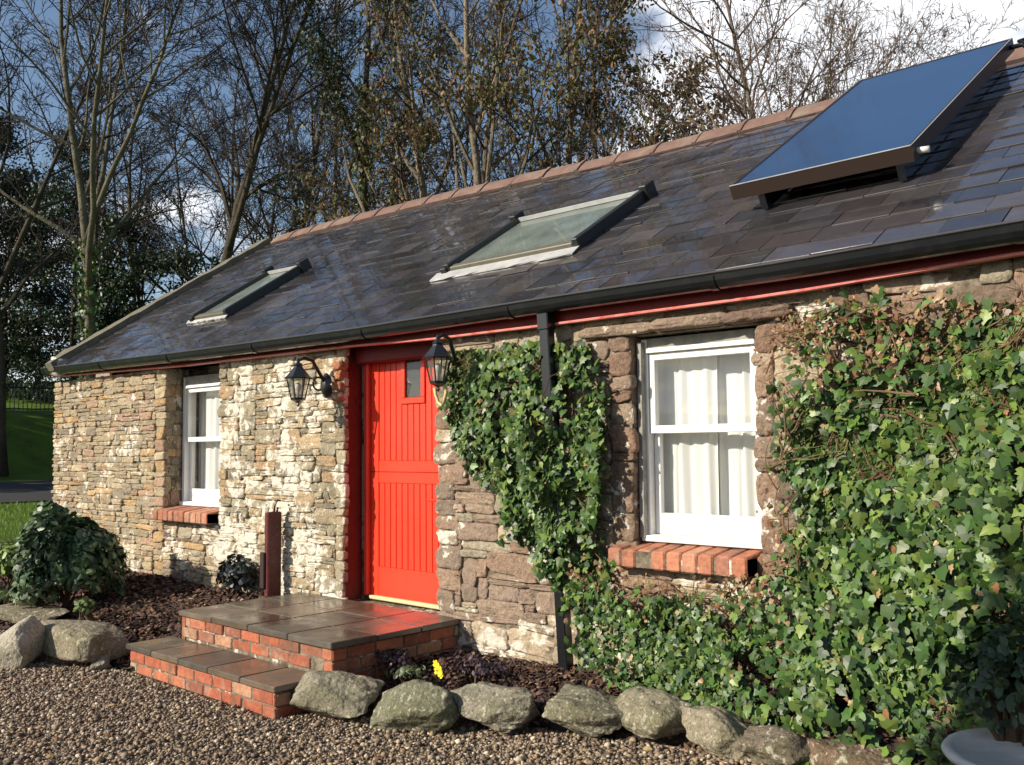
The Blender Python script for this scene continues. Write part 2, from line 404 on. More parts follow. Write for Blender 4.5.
# ------------------------------------------------------------------ terrain
def sstep(a, b, x):
    t = np.clip((x - a) / (b - a), 0, 1); return t * t * (3 - 2 * t)
def gz(x, y):
    """height of the ground"""
    x = np.asarray(x, float); y = np.asarray(y, float)
    h = 0.20 * sstep(-4.3, -1.0, x) - 0.02
    h = h + 0.22 * sstep(-9.0, -13.0, x)
    h = h + 0.45 * sstep(-24, -31, x) + 2.4 * sstep(-31.5, -37.5, x) + 2.2 * sstep(-38, -60, x)
    h = h + np.where(x > -24, 1, 0.0) * 0
    h = h + 2.5 * sstep(9, 40, y) + 3 * sstep(40, 120, y)
    return h
def make_ground():
    ax = np.concatenate([np.linspace(-400, -64, 16), np.linspace(-60, -14, 60), np.linspace(-13, 6, 40), np.linspace(8, 400, 18)])
    ay = np.concatenate([np.linspace(-400, -12, 18), np.linspace(-10, 12, 50), np.linspace(13, 60, 36), np.linspace(70, 500, 14)])
    X, Y = np.meshgrid(ax, ay, indexing='ij')
    Z = gz(X, Y) - 0.012
    v = np.stack([X.ravel(), Y.ravel(), Z.ravel()], 1)
    nx, ny = len(ax), len(ay)
    i = np.arange(nx * ny).reshape(nx, ny)
    f = np.stack([i[:-1, :-1].ravel(), i[1:, :-1].ravel(), i[1:, 1:].ravel(), i[:-1, 1:].ravel()], 1)
    struct(np_mesh('ground', v, f, np.ones((len(v), 3)), M['grass']))
    # gravel yard sheet 12 mm above
    ax = np.linspace(-12.5, 8, 80); ay = np.linspace(-14, -0.05, 50)
    X, Y = np.meshgrid(ax, ay, indexing='ij')
    Z = gz(X, Y)
    v = np.stack([X.ravel(), Y.ravel(), Z.ravel()], 1)
    i = np.arange(80 * 50).reshape(80, 50)
    f = np.stack([i[:-1, :-1].ravel(), i[1:, :-1].ravel(), i[1:, 1:].ravel(), i[:-1, 1:].ravel()], 1)
    struct(np_mesh('gravel_yard', v, f, np.ones((len(v), 3)), M['gravelbase']))
    # tarmac path across the far left
    ay = np.linspace(-30, 30, 40)
    v, f = [], []
    for j, y in enumerate(ay):
        for x in (-29.8, -25.2):
            v.append((x, y, float(gz(x, y)) + 0.03))
    for j in range(39): f.append((2 * j, 2 * j + 1, 2 * j + 3, 2 * j + 2))
    struct(np_mesh('path', np.array(v), np.array(f), np.ones((len(v), 3)), M['tarmac']))
make_ground()

def bed_sheet(name, ax, ay, hfun, parent=None):
    X, Y = np.meshgrid(ax, ay, indexing='ij')
    rng = np.random.default_rng(len(ax))
    Z = hfun(X, Y) + rng.normal(0, 0.012, X.shape)
    v = np.stack([X.ravel(), Y.ravel(), Z.ravel()], 1)
    nx, ny = len(ax), len(ay)
    i = np.arange(nx * ny).reshape(nx, ny)
    f = np.stack([i[:-1, :-1].ravel(), i[1:, :-1].ravel(), i[1:, 1:].ravel(), i[:-1, 1:].ravel()], 1)
    return struct(np_mesh(name, v, f, np.ones((len(v), 3)), M['soil']))
def hleft(x, y):
    return gz(x, y) + 0.03 + (0.26 - 0.10 * sstep(-9.5, -12, x)) * sstep(-1.45, -0.1, y) + 0.05 * np.sin(x * 3.1) * np.sin(y * 4.2) * sstep(-1.4, -0.9, y)
def hright(x, y):
    return gz(x, y) - 0.02 + (0.19 + 0.05 * sstep(-4, -2, x)) * sstep(-0.98 + 0.26 * sstep(-4.2, -3.2, x), -0.35, y)
bed_sheet('soil_bed', np.linspace(-12.5, -6.37, 60), np.linspace(-1.42, 0.1, 24), hleft)
bed_sheet('soil_bed', np.linspace(-4.56, 1.5, 60), np.linspace(-0.98, 0.1, 20), hright)

# ------------------------------------------------------------------ rubble masonry
def pack(u0, u1, v0, v1, rng, hr=(0.05, 0.15), wr=(0.10, 0.36), tall=0.12):
    """skyline packing of rough rectangles"""
    sk = [[u0, u1, v0]]
    out = []
    while True:
        i = min(range(len(sk)), key=lambda k: sk[k][2])
        a, b, z = sk[i]
        if z >= v1 - 0.02: break
        wdt = b - a
        h = rng.uniform(*hr) ** 1.0
        if rng.random() < 0.22: h *= rng.uniform(0.35, 0.6)
        w = rng.uniform(*wr) * (1.25 if h < 0.06 else 1.0)
        if rng.random() < tall: w = h * rng.uniform(0.6, 1.0)
        if rng.random() < 0.06: h = hr[1] * 1.25; w = wr[1] * 0.9
        w = min(w, wdt)
        if wdt - w < 0.07: w = wdt
        # snap the top to a neighbour's level so courses run on
        for k in (i - 1, i + 1):
            if 0 <= k < len(sk) and abs(sk[k][2] - (z + h)) < 0.035 and sk[k][2] > z + 0.03: h = sk[k][2] - z
        if z + h > v1 - 0.03: h = v1 - z
        left = rng.random() < 0.5
        if left or w == wdt: p = a
        else: p = b - w
        out.append((p, p + w, z, z + h))
        new = []
        if p > a + 1e-6: new.append([a, p, z])
        new.append([p, p + w, z + h])
        if p + w < b - 1e-6: new.append([p + w, b, z])
        sk[i:i + 1] = new
        j = 0
        while j < len(sk) - 1:
            if abs(sk[j][2] - sk[j + 1][2]) < 1e-4:
                sk[j][1] = sk[j + 1][1]; del sk[j + 1]
            else: j += 1
    return out

def stone(mb, u0, u1, v0, v1, T, col, rng, d0=0.002, d1=0.021, gap=0.002, mi=0, back=-0.03):
    """one weathered block: T(u, v, d) -> world, d outwards"""
    w, h = u1 - u0 - 2 * gap, v1 - v0 - 2 * gap
    if w < 0.02 or h < 0.015: return
    cu, cv = (u0 + u1) / 2, (v0 + v1) / 2
    n = 18
    d = rng.uniform(d0, d1)
    sq = rng.uniform(4.5, 14)
    ang = np.arange(n) * 2 * math.pi / n + 0.17
    ca, sa = np.cos(ang), np.sin(ang)
    r = (np.abs(ca) ** sq + np.abs(sa) ** sq) ** (-1 / sq)
    ju = np.interp(np.arange(n), np.arange(0, n + 1, 3), np.append(t := rng.normal(0, 0.06, 6), t[0]))
    pu = r * ca * w / 2 * (1 + ju) ; pv = r * sa * h / 2 * (1 + rng.normal(0, 0.05, n))
    shear = rng.normal(0, 0.13)
    pv = pv + shear * pu * min(1, h / w)
    pu = pu + rng.normal(0, 0.10) * pv * min(1, w / h) + rng.normal(0, 0.05) * pu * pv / h
    tilt_u, tilt_v = rng.normal(0, 0.05), rng.normal(0, 0.08)
    vs = []
    for k, (s, dd, nz) in enumerate(((1.0, back, 0), (1.02, d * 0.35, 0.002), (0.95, d * 0.85, 0.004), (0.72, d, 0.005), (0.36, d * 1.04, 0.005))):
        for j in range(n):
            inset = (1 - s) * min(w, h) / 2
            ru = pu[j] * max(0.0, 1 - inset / (w / 2)) if s < 1 else pu[j] * s
            rv = pv[j] * max(0.0, 1 - inset / (h / 2)) if s < 1 else pv[j] * s
            if k == 4: ru, rv = pu[j] * 0.5, pv[j] * 0.45
            dep = dd + rng.normal(0, nz) + (0 if k == 0 else tilt_u * ru + tilt_v * rv)
            vs.append(T(cu + ru, cv + rv, dep))
    vs.append(T(cu, cv, d * 1.03))
    fs = []
    for k in range(4):
        for j in range(n):
            j2 = (j + 1) % n
            fs.append((k * n + j, k * n + j2, (k + 1) * n + j2, (k + 1) * n + j))
    for j in range(n): fs.append((4 * n + j, 4 * n + (j + 1) % n, 5 * n))
    mb.add(vs, fs, col, mi)

PAL = {
    'tan': [(0.36, 0.285, 0.18), (0.33, 0.265, 0.17), (0.38, 0.31, 0.205), (0.30, 0.24, 0.16), (0.34, 0.26, 0.16), (0.28, 0.23, 0.165), (0.39, 0.26, 0.135), (0.30, 0.255, 0.18), (0.33, 0.22, 0.15)],
    'grey': [(0.27, 0.23, 0.155), (0.31, 0.26, 0.175), (0.25, 0.215, 0.155), (0.33, 0.28, 0.19), (0.30, 0.24, 0.15), (0.24, 0.21, 0.15)],
    'jambmix': [(0.21, 0.13, 0.09), (0.24, 0.165, 0.115), (0.20, 0.145, 0.105), (0.28, 0.21, 0.15), (0.18, 0.125, 0.09), (0.23, 0.145, 0.10)],
    'grey2': [(0.36, 0.27, 0.16), (0.32, 0.22, 0.13), (0.40, 0.33, 0.22)],
    'brown': [(0.26, 0.19, 0.14), (0.30, 0.22, 0.16), (0.22, 0.16, 0.12), (0.33, 0.26, 0.18), (0.25, 0.17, 0.12), (0.29, 0.25, 0.18), (0.22, 0.165, 0.125), (0.36, 0.29, 0.20)],
    'red': [(0.19, 0.118, 0.082), (0.23, 0.15, 0.105), (0.18, 0.12, 0.088), (0.22, 0.16, 0.115), (0.16, 0.115, 0.085)],
}
def pick(pal, rng, lich=0.0, dull=1.0):
    c = np.array(PAL[pal][rng.integers(len(PAL[pal]))]) * rng.uniform(0.82, 1.18) * 1.12 * dull
    return (*c.tolist(), max(0.0, lich + rng.normal(0, 0.15)))
rngw = np.random.default_rng(11)
XL, XR = -11.34, 3.0
WT = 2.30
LWIN = (-8.68, -7.67, 0.97, 2.30)   # left window opening
DOOR = (-5.845, -4.80, 0.34, 2.30)
BWIN = (-3.15, -2.37, 0.955, 2.115)

cottage = thing('stone_cottage', 'long stone cottage with a slate roof, red stable door and two sash windows', 'cottage', (-6, 0, 0))
def cpart(o):
    """keep world placement under the cottage's Empty"""
    o.location = (o.location[0] + 6, o.location[1], o.location[2]); return o
class Off:
    pass
def part(mb, name, mats, parent=cottage, smooth=False):
    o = mb.build(name, mats, parent, smooth)
    if parent is cottage: o.location = (6, 0, 0)
    return o

# walls ------------------------------------------------------------
wall = MB()
front = lambda u, v, d: (u, -d, v)
def patch(u0, u1, v0, v1, pal, lich=0.0, **k):
    for (a, b, c, e) in pack(u0, u1, v0, v1, rngw, **k):
        p = pal
        if pal == 'tan' and (a + b) / 2 > -8.0: p = 'grey'
        if isinstance(pal, (list, tuple)): p = pal[rngw.integers(len(pal))]
        stone(wall, a, b, c, e, front, pick(p, rngw, lich), rngw)
def jamb(u0, side, v0, v1, pal, wr=(0.14, 0.30), hr=(0.07, 0.2), lich=0.0):
    """quoin stones running up an opening edge: returns the inner edge list"""
    z = v0
    res = []
    while z < v1 - 0.01:
        h = rngw.uniform(*hr)
        if v1 - z - h < 0.06: h = v1 - z
        w = rngw.uniform(*wr)
        a, b = (u0 - w, u0) if side < 0 else (u0, u0 + w)
        off = rngw.uniform(-0.008, 0.02) * (-side)
        stone(wall, a + (off if side > 0 else 0), b + (off if side < 0 else 0), z, z + h, front, pick(pal, rngw, lich), rngw, d0=0.006, d1=0.022)
        z += h
sm = dict(hr=(0.025, 0.085), wr=(0.08, 0.30), tall=0.06)
# left of the left window (tan), and below it
patch(XL, LWIN[0] - 0.2, 0.05, WT, 'tan', 0.15, **sm)
patch(LWIN[0] - 0.2, LWIN[0], 0.05, LWIN[2] - 0.02, 'tan', 0.15, **sm)
jamb(LWIN[0], -1, LWIN[2] - 0.02, WT, 'tan', wr=(0.18, 0.21), hr=(0.05, 0.13))
patch(LWIN[0], LWIN[1], 0.05, 0.83, ['tan', 'grey', 'brown'], 0.4, **sm)
# between left window and door: grey, white with lichen
patch(LWIN[1], DOOR[0] - 0.10, 0.05, WT, ['grey', 'grey', 'grey2'], 0.74, hr=(0.025, 0.10), wr=(0.07, 0.30), tall=0.08)
jamb(DOOR[0], -1, 0.05, WT, 'grey', wr=(0.09, 0.11), hr=(0.05, 0.12), lich=0.5)
# right of the door: brown flat slabs
jamb(DOOR[1], 1, 0.05, WT, 'brown', wr=(0.16, 0.26), hr=(0.07, 0.18), lich=0.2)
patch(DOOR[1] + 0.17, BWIN[0] - 0.16, 0.05, WT, 'brown', 0.22, hr=(0.03, 0.14), wr=(0.12, 0.42), tall=0.05)
jamb(BWIN[0], -1, BWIN[2] - 0.14, BWIN[3] + 0.02, 'jambmix', wr=(0.15, 0.17), hr=(0.04, 0.17))
patch(BWIN[0] - 0.16, BWIN[1] + 0.12, 0.05, 0.81, 'brown', 0.1)
jamb(BWIN[1], 1, BWIN[2] - 0.14, BWIN[3], 'jambmix', wr=(0.10, 0.13), hr=(0.06, 0.24))
patch(BWIN[1] + 0.1, 0.6, 0.05, WT, ['red', 'brown'], 0.1, hr=(0.07, 0.2), wr=(0.16, 0.5))
# flat lintel stones above the big window
u = BWIN[0] - 0.36
for w_ in (0.52, 0.48, 0.36):
    stone(wall, u, u + w_, BWIN[3] + 0.015, BWIN[3] + 0.085, front, pick('red', rngw), rngw, d0=0.045, d1=0.065)
    u += w_
patch(BWIN[0] - 0.36, BWIN[1] + 0.3, BWIN[3] + 0.085, WT, ['brown', 'tan'], 0.1, hr=(0.04, 0.08))
# orange brick quoins beside the door head
for z in (1.86, 1.94, 2.02, 2.10):
    stone(wall, DOOR[0] - 0.10, DOOR[0] + 0.004, z, z + 0.075, front, (0.42, 0.17, 0.085, 0.0), rngw, d0=0.05, d1=0.065)
# reveal masonry
def reveal(x0, y0, y1, v0, v1, pal, mi=0, hr=(0.06, 0.16)):
    z = v0
    while z < v1 - 0.01:
        h = rngw.uniform(*hr)
        if v1 - z - h < 0.05: h = v1 - z
        c = pick(pal, rngw) if pal else (0.1, 0.01, 0.01, 0)
        yy = y0 + (y1 - y0) * rngw.uniform(0.35, 0.7)
        for a, b in ((y0 + 0.010, yy), (yy, y1)):
            stone(wall, a, b, z, z + h, lambda u_, v_, d_: (x0 + d_ * 0.5 - 0.014, u_, v_), c, rngw, gap=0.004, mi=mi)
        z += h
reveal(LWIN[0], 0, 0.17, LWIN[2] - 0.02, WT, 'tan')
reveal(BWIN[0], 0, 0.10, BWIN[2] - 0.02, BWIN[3] + 0.02, 'red')
reveal(DOOR[0], 0, 0.17, DOOR[2], WT, None, mi=2, hr=(0.075, 0.08))
wall.box((DOOR[0] - 0.011, 0.014, 0.34), (DOOR[0] - 0.004, 0.168, 2.29), mi=2)
# backing masonry with the openings left out
def core(x0, x1, z0, z1, mi=1, y0=0.005, y1=0.45, lich=0.0):
    wall.box((x0, y0, z0), (x1, y1, z1), (1, 1, 1, lich), mi=mi)
core(XL + 0.01, LWIN[0] - 0.012, -0.1, WT); core(LWIN[0] - 0.012, LWIN[1] + 0.012, -0.1, LWIN[2] - 0.04)
core(LWIN[1] + 0.012, DOOR[0] - 0.012, -0.1, WT, lich=0.9); core(DOOR[0] - 0.012, DOOR[1] + 0.012, -0.1, 0.33)
core(DOOR[1] + 0.012, BWIN[0] - 0.012, -0.1, WT); core(BWIN[0] - 0.012, BWIN[1] + 0.012, -0.1, BWIN[2] - 0.04)
core(BWIN[0] - 0.012, BWIN[1] + 0.012, BWIN[3] + 0.01, WT); core(BWIN[1] + 0.012, XR, -0.1, WT)
# gables, back wall, interior floor
def gable(xa, xb, mi):
    pr = [(0.452, -0.1), (5.8, -0.1), (5.8, 2.36), (2.9, 4.16), (0.3, 2.52), (0.452, 2.3)]
    pr = [(0.46, -0.1), (5.8, -0.1), (5.8, 2.3), (2.9, 4.12), (0.46, 2.58)]
    vs = [(xa, y, z) for y, z in pr] + [(xb, y, z) for y, z in pr]
    n = len(pr)
    fs = [tuple(range(n)), tuple(range(2 * n - 1, n - 1, -1))] + [(i, n + i, n + (i + 1) % n, (i + 1) % n) for i in range(n)]
    wall.add(vs, fs, mi=mi)
gable(XL + 0.01, XL + 0.45, 3); gable(XR - 0.45, XR, 3)
wall.box((XL + 0.46, 5.36, -0.1), (XR - 0.46, 5.79, 2.3), mi=3)
wall.box((XL + 0.46, 0.46, 0.0), (XR - 0.46, 5.35, 0.2), mi=4)
wall.box((XL + 0.46, 1.9, 0.2), (XR - 0.46, 1.95, 2.3), mi=4)
wall.box((XL + 0.46, 0.455, 2.304), (XR - 0.46, 5.35, 2.34), mi=4)
part(wall, 'wall', [M['stone'], M['mortar'], M['maroon_brick'], M['render'], M['interior']], smooth=False).data.polygons.foreach_set('use_smooth', [m_ == 0 for m_ in wall.mi])
# rougher shading: give the stones flat-ish facets through bump only

# roof -------------------------------------------------------------
zx_e = [(-12, 2.49), (-11.3, 2.47), (-8, 2.41), (-5.5, 2.39), (-3.6, 2.40), (-1, 2.42), (4, 2.43)]
zx_r = [(-12, 4.43), (-11.3, 4.41), (-9.8, 4.40), (-7.7, 4.355), (-5.6, 4.28), (-4.6, 4.255), (-3, 4.25), (4, 4.25)]
def lerp_tab(t, x): return float(np.interp(x, [a for a, _ in t], [b for _, b in t]))
EY, RY = -0.15, 2.88
def roofP(x, s, h=0.0):
    """point on the front slope: x, metres up the slope, height off it"""
    e, r = lerp_tab(zx_e, x), lerp_tab(zx_r, x)
    L_ = math.hypot(RY - EY, r - e)
    cy, cz = (RY - EY) / L_, (r - e) / L_
    return (x, EY + cy * s - cz * h, e + cz * s + cy * h)
SLOPE = 3.55
RX0, RX1 = -11.26, 3.3
rngr = np.random.default_rng(5)
def RXL(s):
    return -11.29 + 0.33 * (1 - s / SLOPE)
roof = MB()
SL = [(0.058, 0.052, 0.055), (0.068, 0.058, 0.062), (0.050, 0.047, 0.053), (0.080, 0.071, 0.071), (0.063, 0.053, 0.059), (0.046, 0.044, 0.046)]
row = 0
expo = 0.20
s = -0.06
while s < SLOPE - 0.05:
    x = RXL(s) - 0.02 + (0.0 if row % 2 else -0.13)
    while x < RX1:
        w = rngr.uniform(0.24, 0.30)
        x0, x1 = max(x, RXL(s)), min(x + w - 0.004, RX1)
        if x1 - x0 > 0.03:
            ln = min(expo * 2.0, SLOPE - s)
            ds = rngr.normal(0, 0.003)
            ta, tb = rngr.normal(0, 0.0016), rngr.normal(0, 0.0016)
            lo = 0.014
            q = []
            for (xx, ss, hh) in ((x0, s + ds, lo + ta), (x1, s + ds + rngr.normal(0, 0.003), lo + tb), (x1, s + ln, 0.002), (x0, s + ln, 0.002)):
                q.append((xx, ss, hh))
            if rngr.random() < 0.10: # a clipped corner
                pass
            vs = [roofP(a, b, c) for a, b, c in q] + [roofP(a, b, c + 0.007) for a, b, c in q]
            c = np.array(SL[rngr.integers(len(SL))]) * rngr.uniform(0.65, 1.25)
            rr = rngr.choice([0.0, 0.05, 0.14, 0.30], p=[0.32, 0.26, 0.24, 0.18])
            if rngr.random() < 0.4:  # some lower edges get a pale strip, a painted wet glint
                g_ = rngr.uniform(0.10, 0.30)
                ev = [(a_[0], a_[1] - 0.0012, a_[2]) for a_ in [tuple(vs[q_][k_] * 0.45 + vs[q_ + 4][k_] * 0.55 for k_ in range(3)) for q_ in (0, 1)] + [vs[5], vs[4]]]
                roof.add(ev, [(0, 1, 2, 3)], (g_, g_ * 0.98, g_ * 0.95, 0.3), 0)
            roof.add(vs, [(4, 5, 6, 7), (0, 1, 5, 4), (1, 2, 6, 5), (3, 0, 4, 7), (3, 2, 1, 0)], (*c.tolist(), float(rr)), 0)
        x += w
    s += expo; row += 1
xs = np.linspace(RX0, RX1, 30)
vs, fs = [], []
for x in xs:
    e, r = roofP(x, -0.02, -0.004), roofP(x, SLOPE + 0.03, -0.004)
    b = (x, 2 * RY - EY, e[2]); 
    lo1, lo2, lo3 = (x, e[1], e[2] - 0.05), (x, RY, r[2] - 0.08), (x, b[1], b[2] - 0.05)
    if x == xs[0]:
        e, lo1, b, lo3 = [(q_[0] + 0.15, q_[1], q_[2]) for q_ in (e, lo1, b, lo3)]
    vs += [e, r, b, lo3, lo2, lo1]
for i in range(29):
    for k in range(6):
        k2 = (k + 1) % 6
        fs.append((i * 6 + k, i * 6 + k2, i * 6 + 6 + k2, i * 6 + 6 + k))
fs += [(0, 5, 4, 1), (1, 4, 3, 2), (29 * 6, 29 * 6 + 1, 29 * 6 + 4, 29 * 6 + 5), (29 * 6 + 1, 29 * 6 + 2, 29 * 6 + 3, 29 * 6 + 4)]
roof.add(vs, fs, mi=1)
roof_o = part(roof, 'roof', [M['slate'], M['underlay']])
# terracotta ridge tiles
rd = MB()
x = RX0 + 0.16
while x < RX1:
    x1 = x + 0.45
    dz = rngr.normal(0, 0.004)
    prof = [(-0.17, -0.105), (-0.10, -0.03), (-0.03, 0.025), (0.03, 0.025), (0.10, -0.03), (0.17, -0.105)]
    vs = []
    for xx, e in ((x + 0.002, 0.0), (x1 - 0.03, 0.0), (x1 - 0.03, 0.012), (x1 + 0.006, 0.012)):
        zr = lerp_tab(zx_r, xx) + 0.035 + dz
        for (py, pz) in prof: vs.append((xx, RY + py * (1 + e * 3), zr + pz + e))
        for (py, pz) in prof: vs.append((xx, RY + py * 0.88, zr + pz - 0.018))
    fs = []
    for i in range(3):
        for k in range(12):
            pass
        for k in range(5):
            fs.append((i * 12 + k, i * 12 + 12 + k, i * 12 + 13 + k, i * 12 + 1 + k))
            fs.append((i * 12 + 6 + k, i * 12 + 7 + k, i * 12 + 19 + k, i * 12 + 18 + k))
        fs.append((i * 12, i * 12 + 6, i * 12 + 18, i * 12 + 12)); fs.append((i * 12 + 5, i * 12 + 17, i * 12 + 23, i * 12 + 11))
    for base in (0, 36):
        for k in range(5): fs.append((base + k, base + k + 1, base + 7 + k, base + 6 + k))
    g_ = rngr.uniform(0.8, 1.15)
    rd.add(vs, fs)
    x = x1
o = rd.build('ridge_tiles', M['terracotta'], roof_o)
# verge coping up the left end of the roof
vg = MB()
n = 26
rv = np.random.default_rng(3)
vs = []
for i in range(n):
    s_ = -0.08 + (SLOPE + 0.02) * i / (n - 1)
    j = rv.normal(0, 0.006, 4)
    for (dx, h) in ((-0.09, -0.07), (-0.09 + j[0], 0.085 + j[1]), (0.09 + j[2], 0.085 + j[3]), (0.09, 0.0)):
        vs.append(roofP(RXL(s_) + 0.02 + dx, s_, h))
fs = []
for i in range(n - 1):
    for k in range(4): fs.append((i * 4 + k, i * 4 + 4 + k, i * 4 + 4 + (k + 1) % 4, i * 4 + (k + 1) % 4))
fs += [(0, 1, 2, 3), ((n - 1) * 4 + 3, (n - 1) * 4 + 2, (n - 1) * 4 + 1, (n - 1) * 4)]
vg.add(vs, fs)
vg.build('verge_coping', M['verge'], roof_o)
vk = MB()
p_ = roofP(RXL(0) + 0.02, -0.1, 0.03)
stone(vk, p_[0] - 0.11, p_[0] + 0.11, p_[2] - 0.09, p_[2] + 0.12, lambda u_, v_, d_: (u_, -0.14 - d_, v_), (0.35, 0.33, 0.28, 0.3), rngw, d0=0.05, d1=0.06, back=-0.1)
vk.build('kneeler_stone', M['stone'], roof_o, True)

# fascia, gutter, downpipe ------------------------------------------
zx_f = [(-12, 2.375), (-11.25, 2.355), (-8.27, 2.28), (-5.8, 2.262), (-4.7, 2.235), (-3.7, 2.232), (-2.2, 2.24), (-1.05, 2.285), (4, 2.30)]
zx_g = [(-12, 2.46), (-11.0, 2.445), (-8.04, 2.392), (-5.5, 2.368), (-3.6, 2.380), (-2.1, 2.380), (-1.0, 2.402), (4, 2.41)]
xs = np.linspace(-11.24, 3.0, 60)
fa = MB()
def strip(mb, prof, mi=0):
    vs, fs = [], []
    k = len(prof(0.0))
    for x in xs: vs += [(x, y, z) for y, z in prof(x)]
    for i in range(len(xs) - 1):
        for j in range(k): fs.append((i * k + j, i * k + (j + 1) % k, i * k + k + (j + 1) % k, i * k + k + j))
    fs += [tuple(range(k - 1, -1, -1)), tuple((len(xs) - 1) * k + j for j in range(k))]
    mb.add(vs, fs, mi=mi)
strip(fa, lambda x: [(-0.066, lerp_tab(zx_f, x) + 0.016), (-0.040, lerp_tab(zx_f, x) + 0.016), (-0.040, lerp_tab(zx_g, x) + 0.02), (-0.066, lerp_tab(zx_g, x) + 0.02)])
strip(fa, lambda x: [(-0.045, lerp_tab(zx_f, x) + 0.10), (0.03, lerp_tab(zx_f, x) + 0.10), (0.03, lerp_tab(zx_f, x) + 0.115), (-0.045, lerp_tab(zx_f, x) + 0.115)])
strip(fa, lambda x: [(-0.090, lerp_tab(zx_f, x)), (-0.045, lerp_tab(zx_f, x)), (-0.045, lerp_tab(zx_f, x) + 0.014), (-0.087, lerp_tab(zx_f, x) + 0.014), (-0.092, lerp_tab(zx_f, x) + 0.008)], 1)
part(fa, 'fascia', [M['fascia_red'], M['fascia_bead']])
gu = MB()
xs = np.linspace(-11.22, 3.2, 60)
def gprof(x):
    z = lerp_tab(zx_g, x)
    o_ = [(-0.150 + 0.062 * math.cos(a), z - 0.014 + 0.066 * math.sin(a)) for a in np.linspace(0, -math.pi, 9)]
    o_ += [(-0.216, z + 0.0), (-0.207, z + 0.0)]
    o_ += [(-0.150 + 0.054 * math.cos(a), z - 0.014 + 0.058 * math.sin(a)) for a in np.linspace(-math.pi, 0, 9)]
    return o_
strip(gu, gprof)
gu.tube([(x, -0.217, lerp_tab(zx_g, x) + 0.001) for x in xs], 0.007, 8, mi=1)
for x in np.arange(-11.2, 3, 1.45): # brackets
    z = lerp_tab(zx_g, x)
    pts = [(x, -0.150 + 0.068 * math.cos(a), z - 0.014 + 0.072 * math.sin(a)) for a in np.linspace(-0.1, -math.pi, 9)]
    for a, b in zip(pts[:-1], pts[1:]):
        gu.add([(x - 0.02, a[1], a[2]), (x + 0.02, a[1], a[2]), (x + 0.02, b[1], b[2]), (x - 0.02, b[1], b[2])], [(0, 1, 2, 3)])
part(gu, 'gutter', [M['black'], mat('glare_gutter_lip', (0.10, 0.10, 0.105), 0.28, spec=0.8, metal=0.5)])  # lip made paler and metallic to paint in sun glare on black plastic
dpm = MB()
t0, b0 = (-3.70, -0.12, 2.318), (-3.575, -0.12, 0.17)
def TP(x, y, z):
    f_ = (z - b0[2]) / (t0[2] - b0[2])
    return (x + b0[0] + (t0[0] - b0[0]) * f_, y + b0[1], z)
dpm.box((-0.036, -0.034, 0.17), (0.036, 0.034, 2.26), T=TP, bev=0.006)
dpm.box((-0.043, -0.041, 2.20), (0.043, 0.041, 2.31), T=TP, bev=0.006)
dpm.box((-0.043, -0.041, 1.20), (0.043, 0.041, 1.28), T=TP, bev=0.006)
for z in (2.08, 0.55):
    dpm.box((-0.065, 0.034, z), (0.065, 0.095, z + 0.035), T=TP)
part(dpm, 'downpipe', M['black'])

# brick sills -------------------------------------------------------
def sill(name, u0, u1, z0, z1, n, seed, slope=0.02):
    rg = np.random.default_rng(seed)
    mb = MB()
    w = (u1 - u0) / n
    for i in range(n):
        a, b = u0 + i * w + 0.004, u0 + (i + 1) * w - 0.004
        c = np.array([(0.47, 0.19, 0.11), (0.42, 0.16, 0.09), (0.50, 0.24, 0.15), (0.40, 0.17, 0.11)][rg.integers(4)]) * rg.uniform(0.85, 1.15)
        fy = -0.115 + rg.normal(0, 0.004); zz = z1 + rg.normal(0, 0.003)
        def T(x, y, z): return (x, y, z - (0.03 if (z > z0 + 0.05 and y < 0) else 0))
        mb.box((a, fy, z0), (b, 0.14, zz), (*c.tolist(), 1), 0, T, bev=0.009)
    mb.box((u0 + 0.004, -0.105, z0 + 0.005), (u1 - 0.004, 0.13, z1 - 0.040), (1, 1, 1, 0), 1)
    return mb

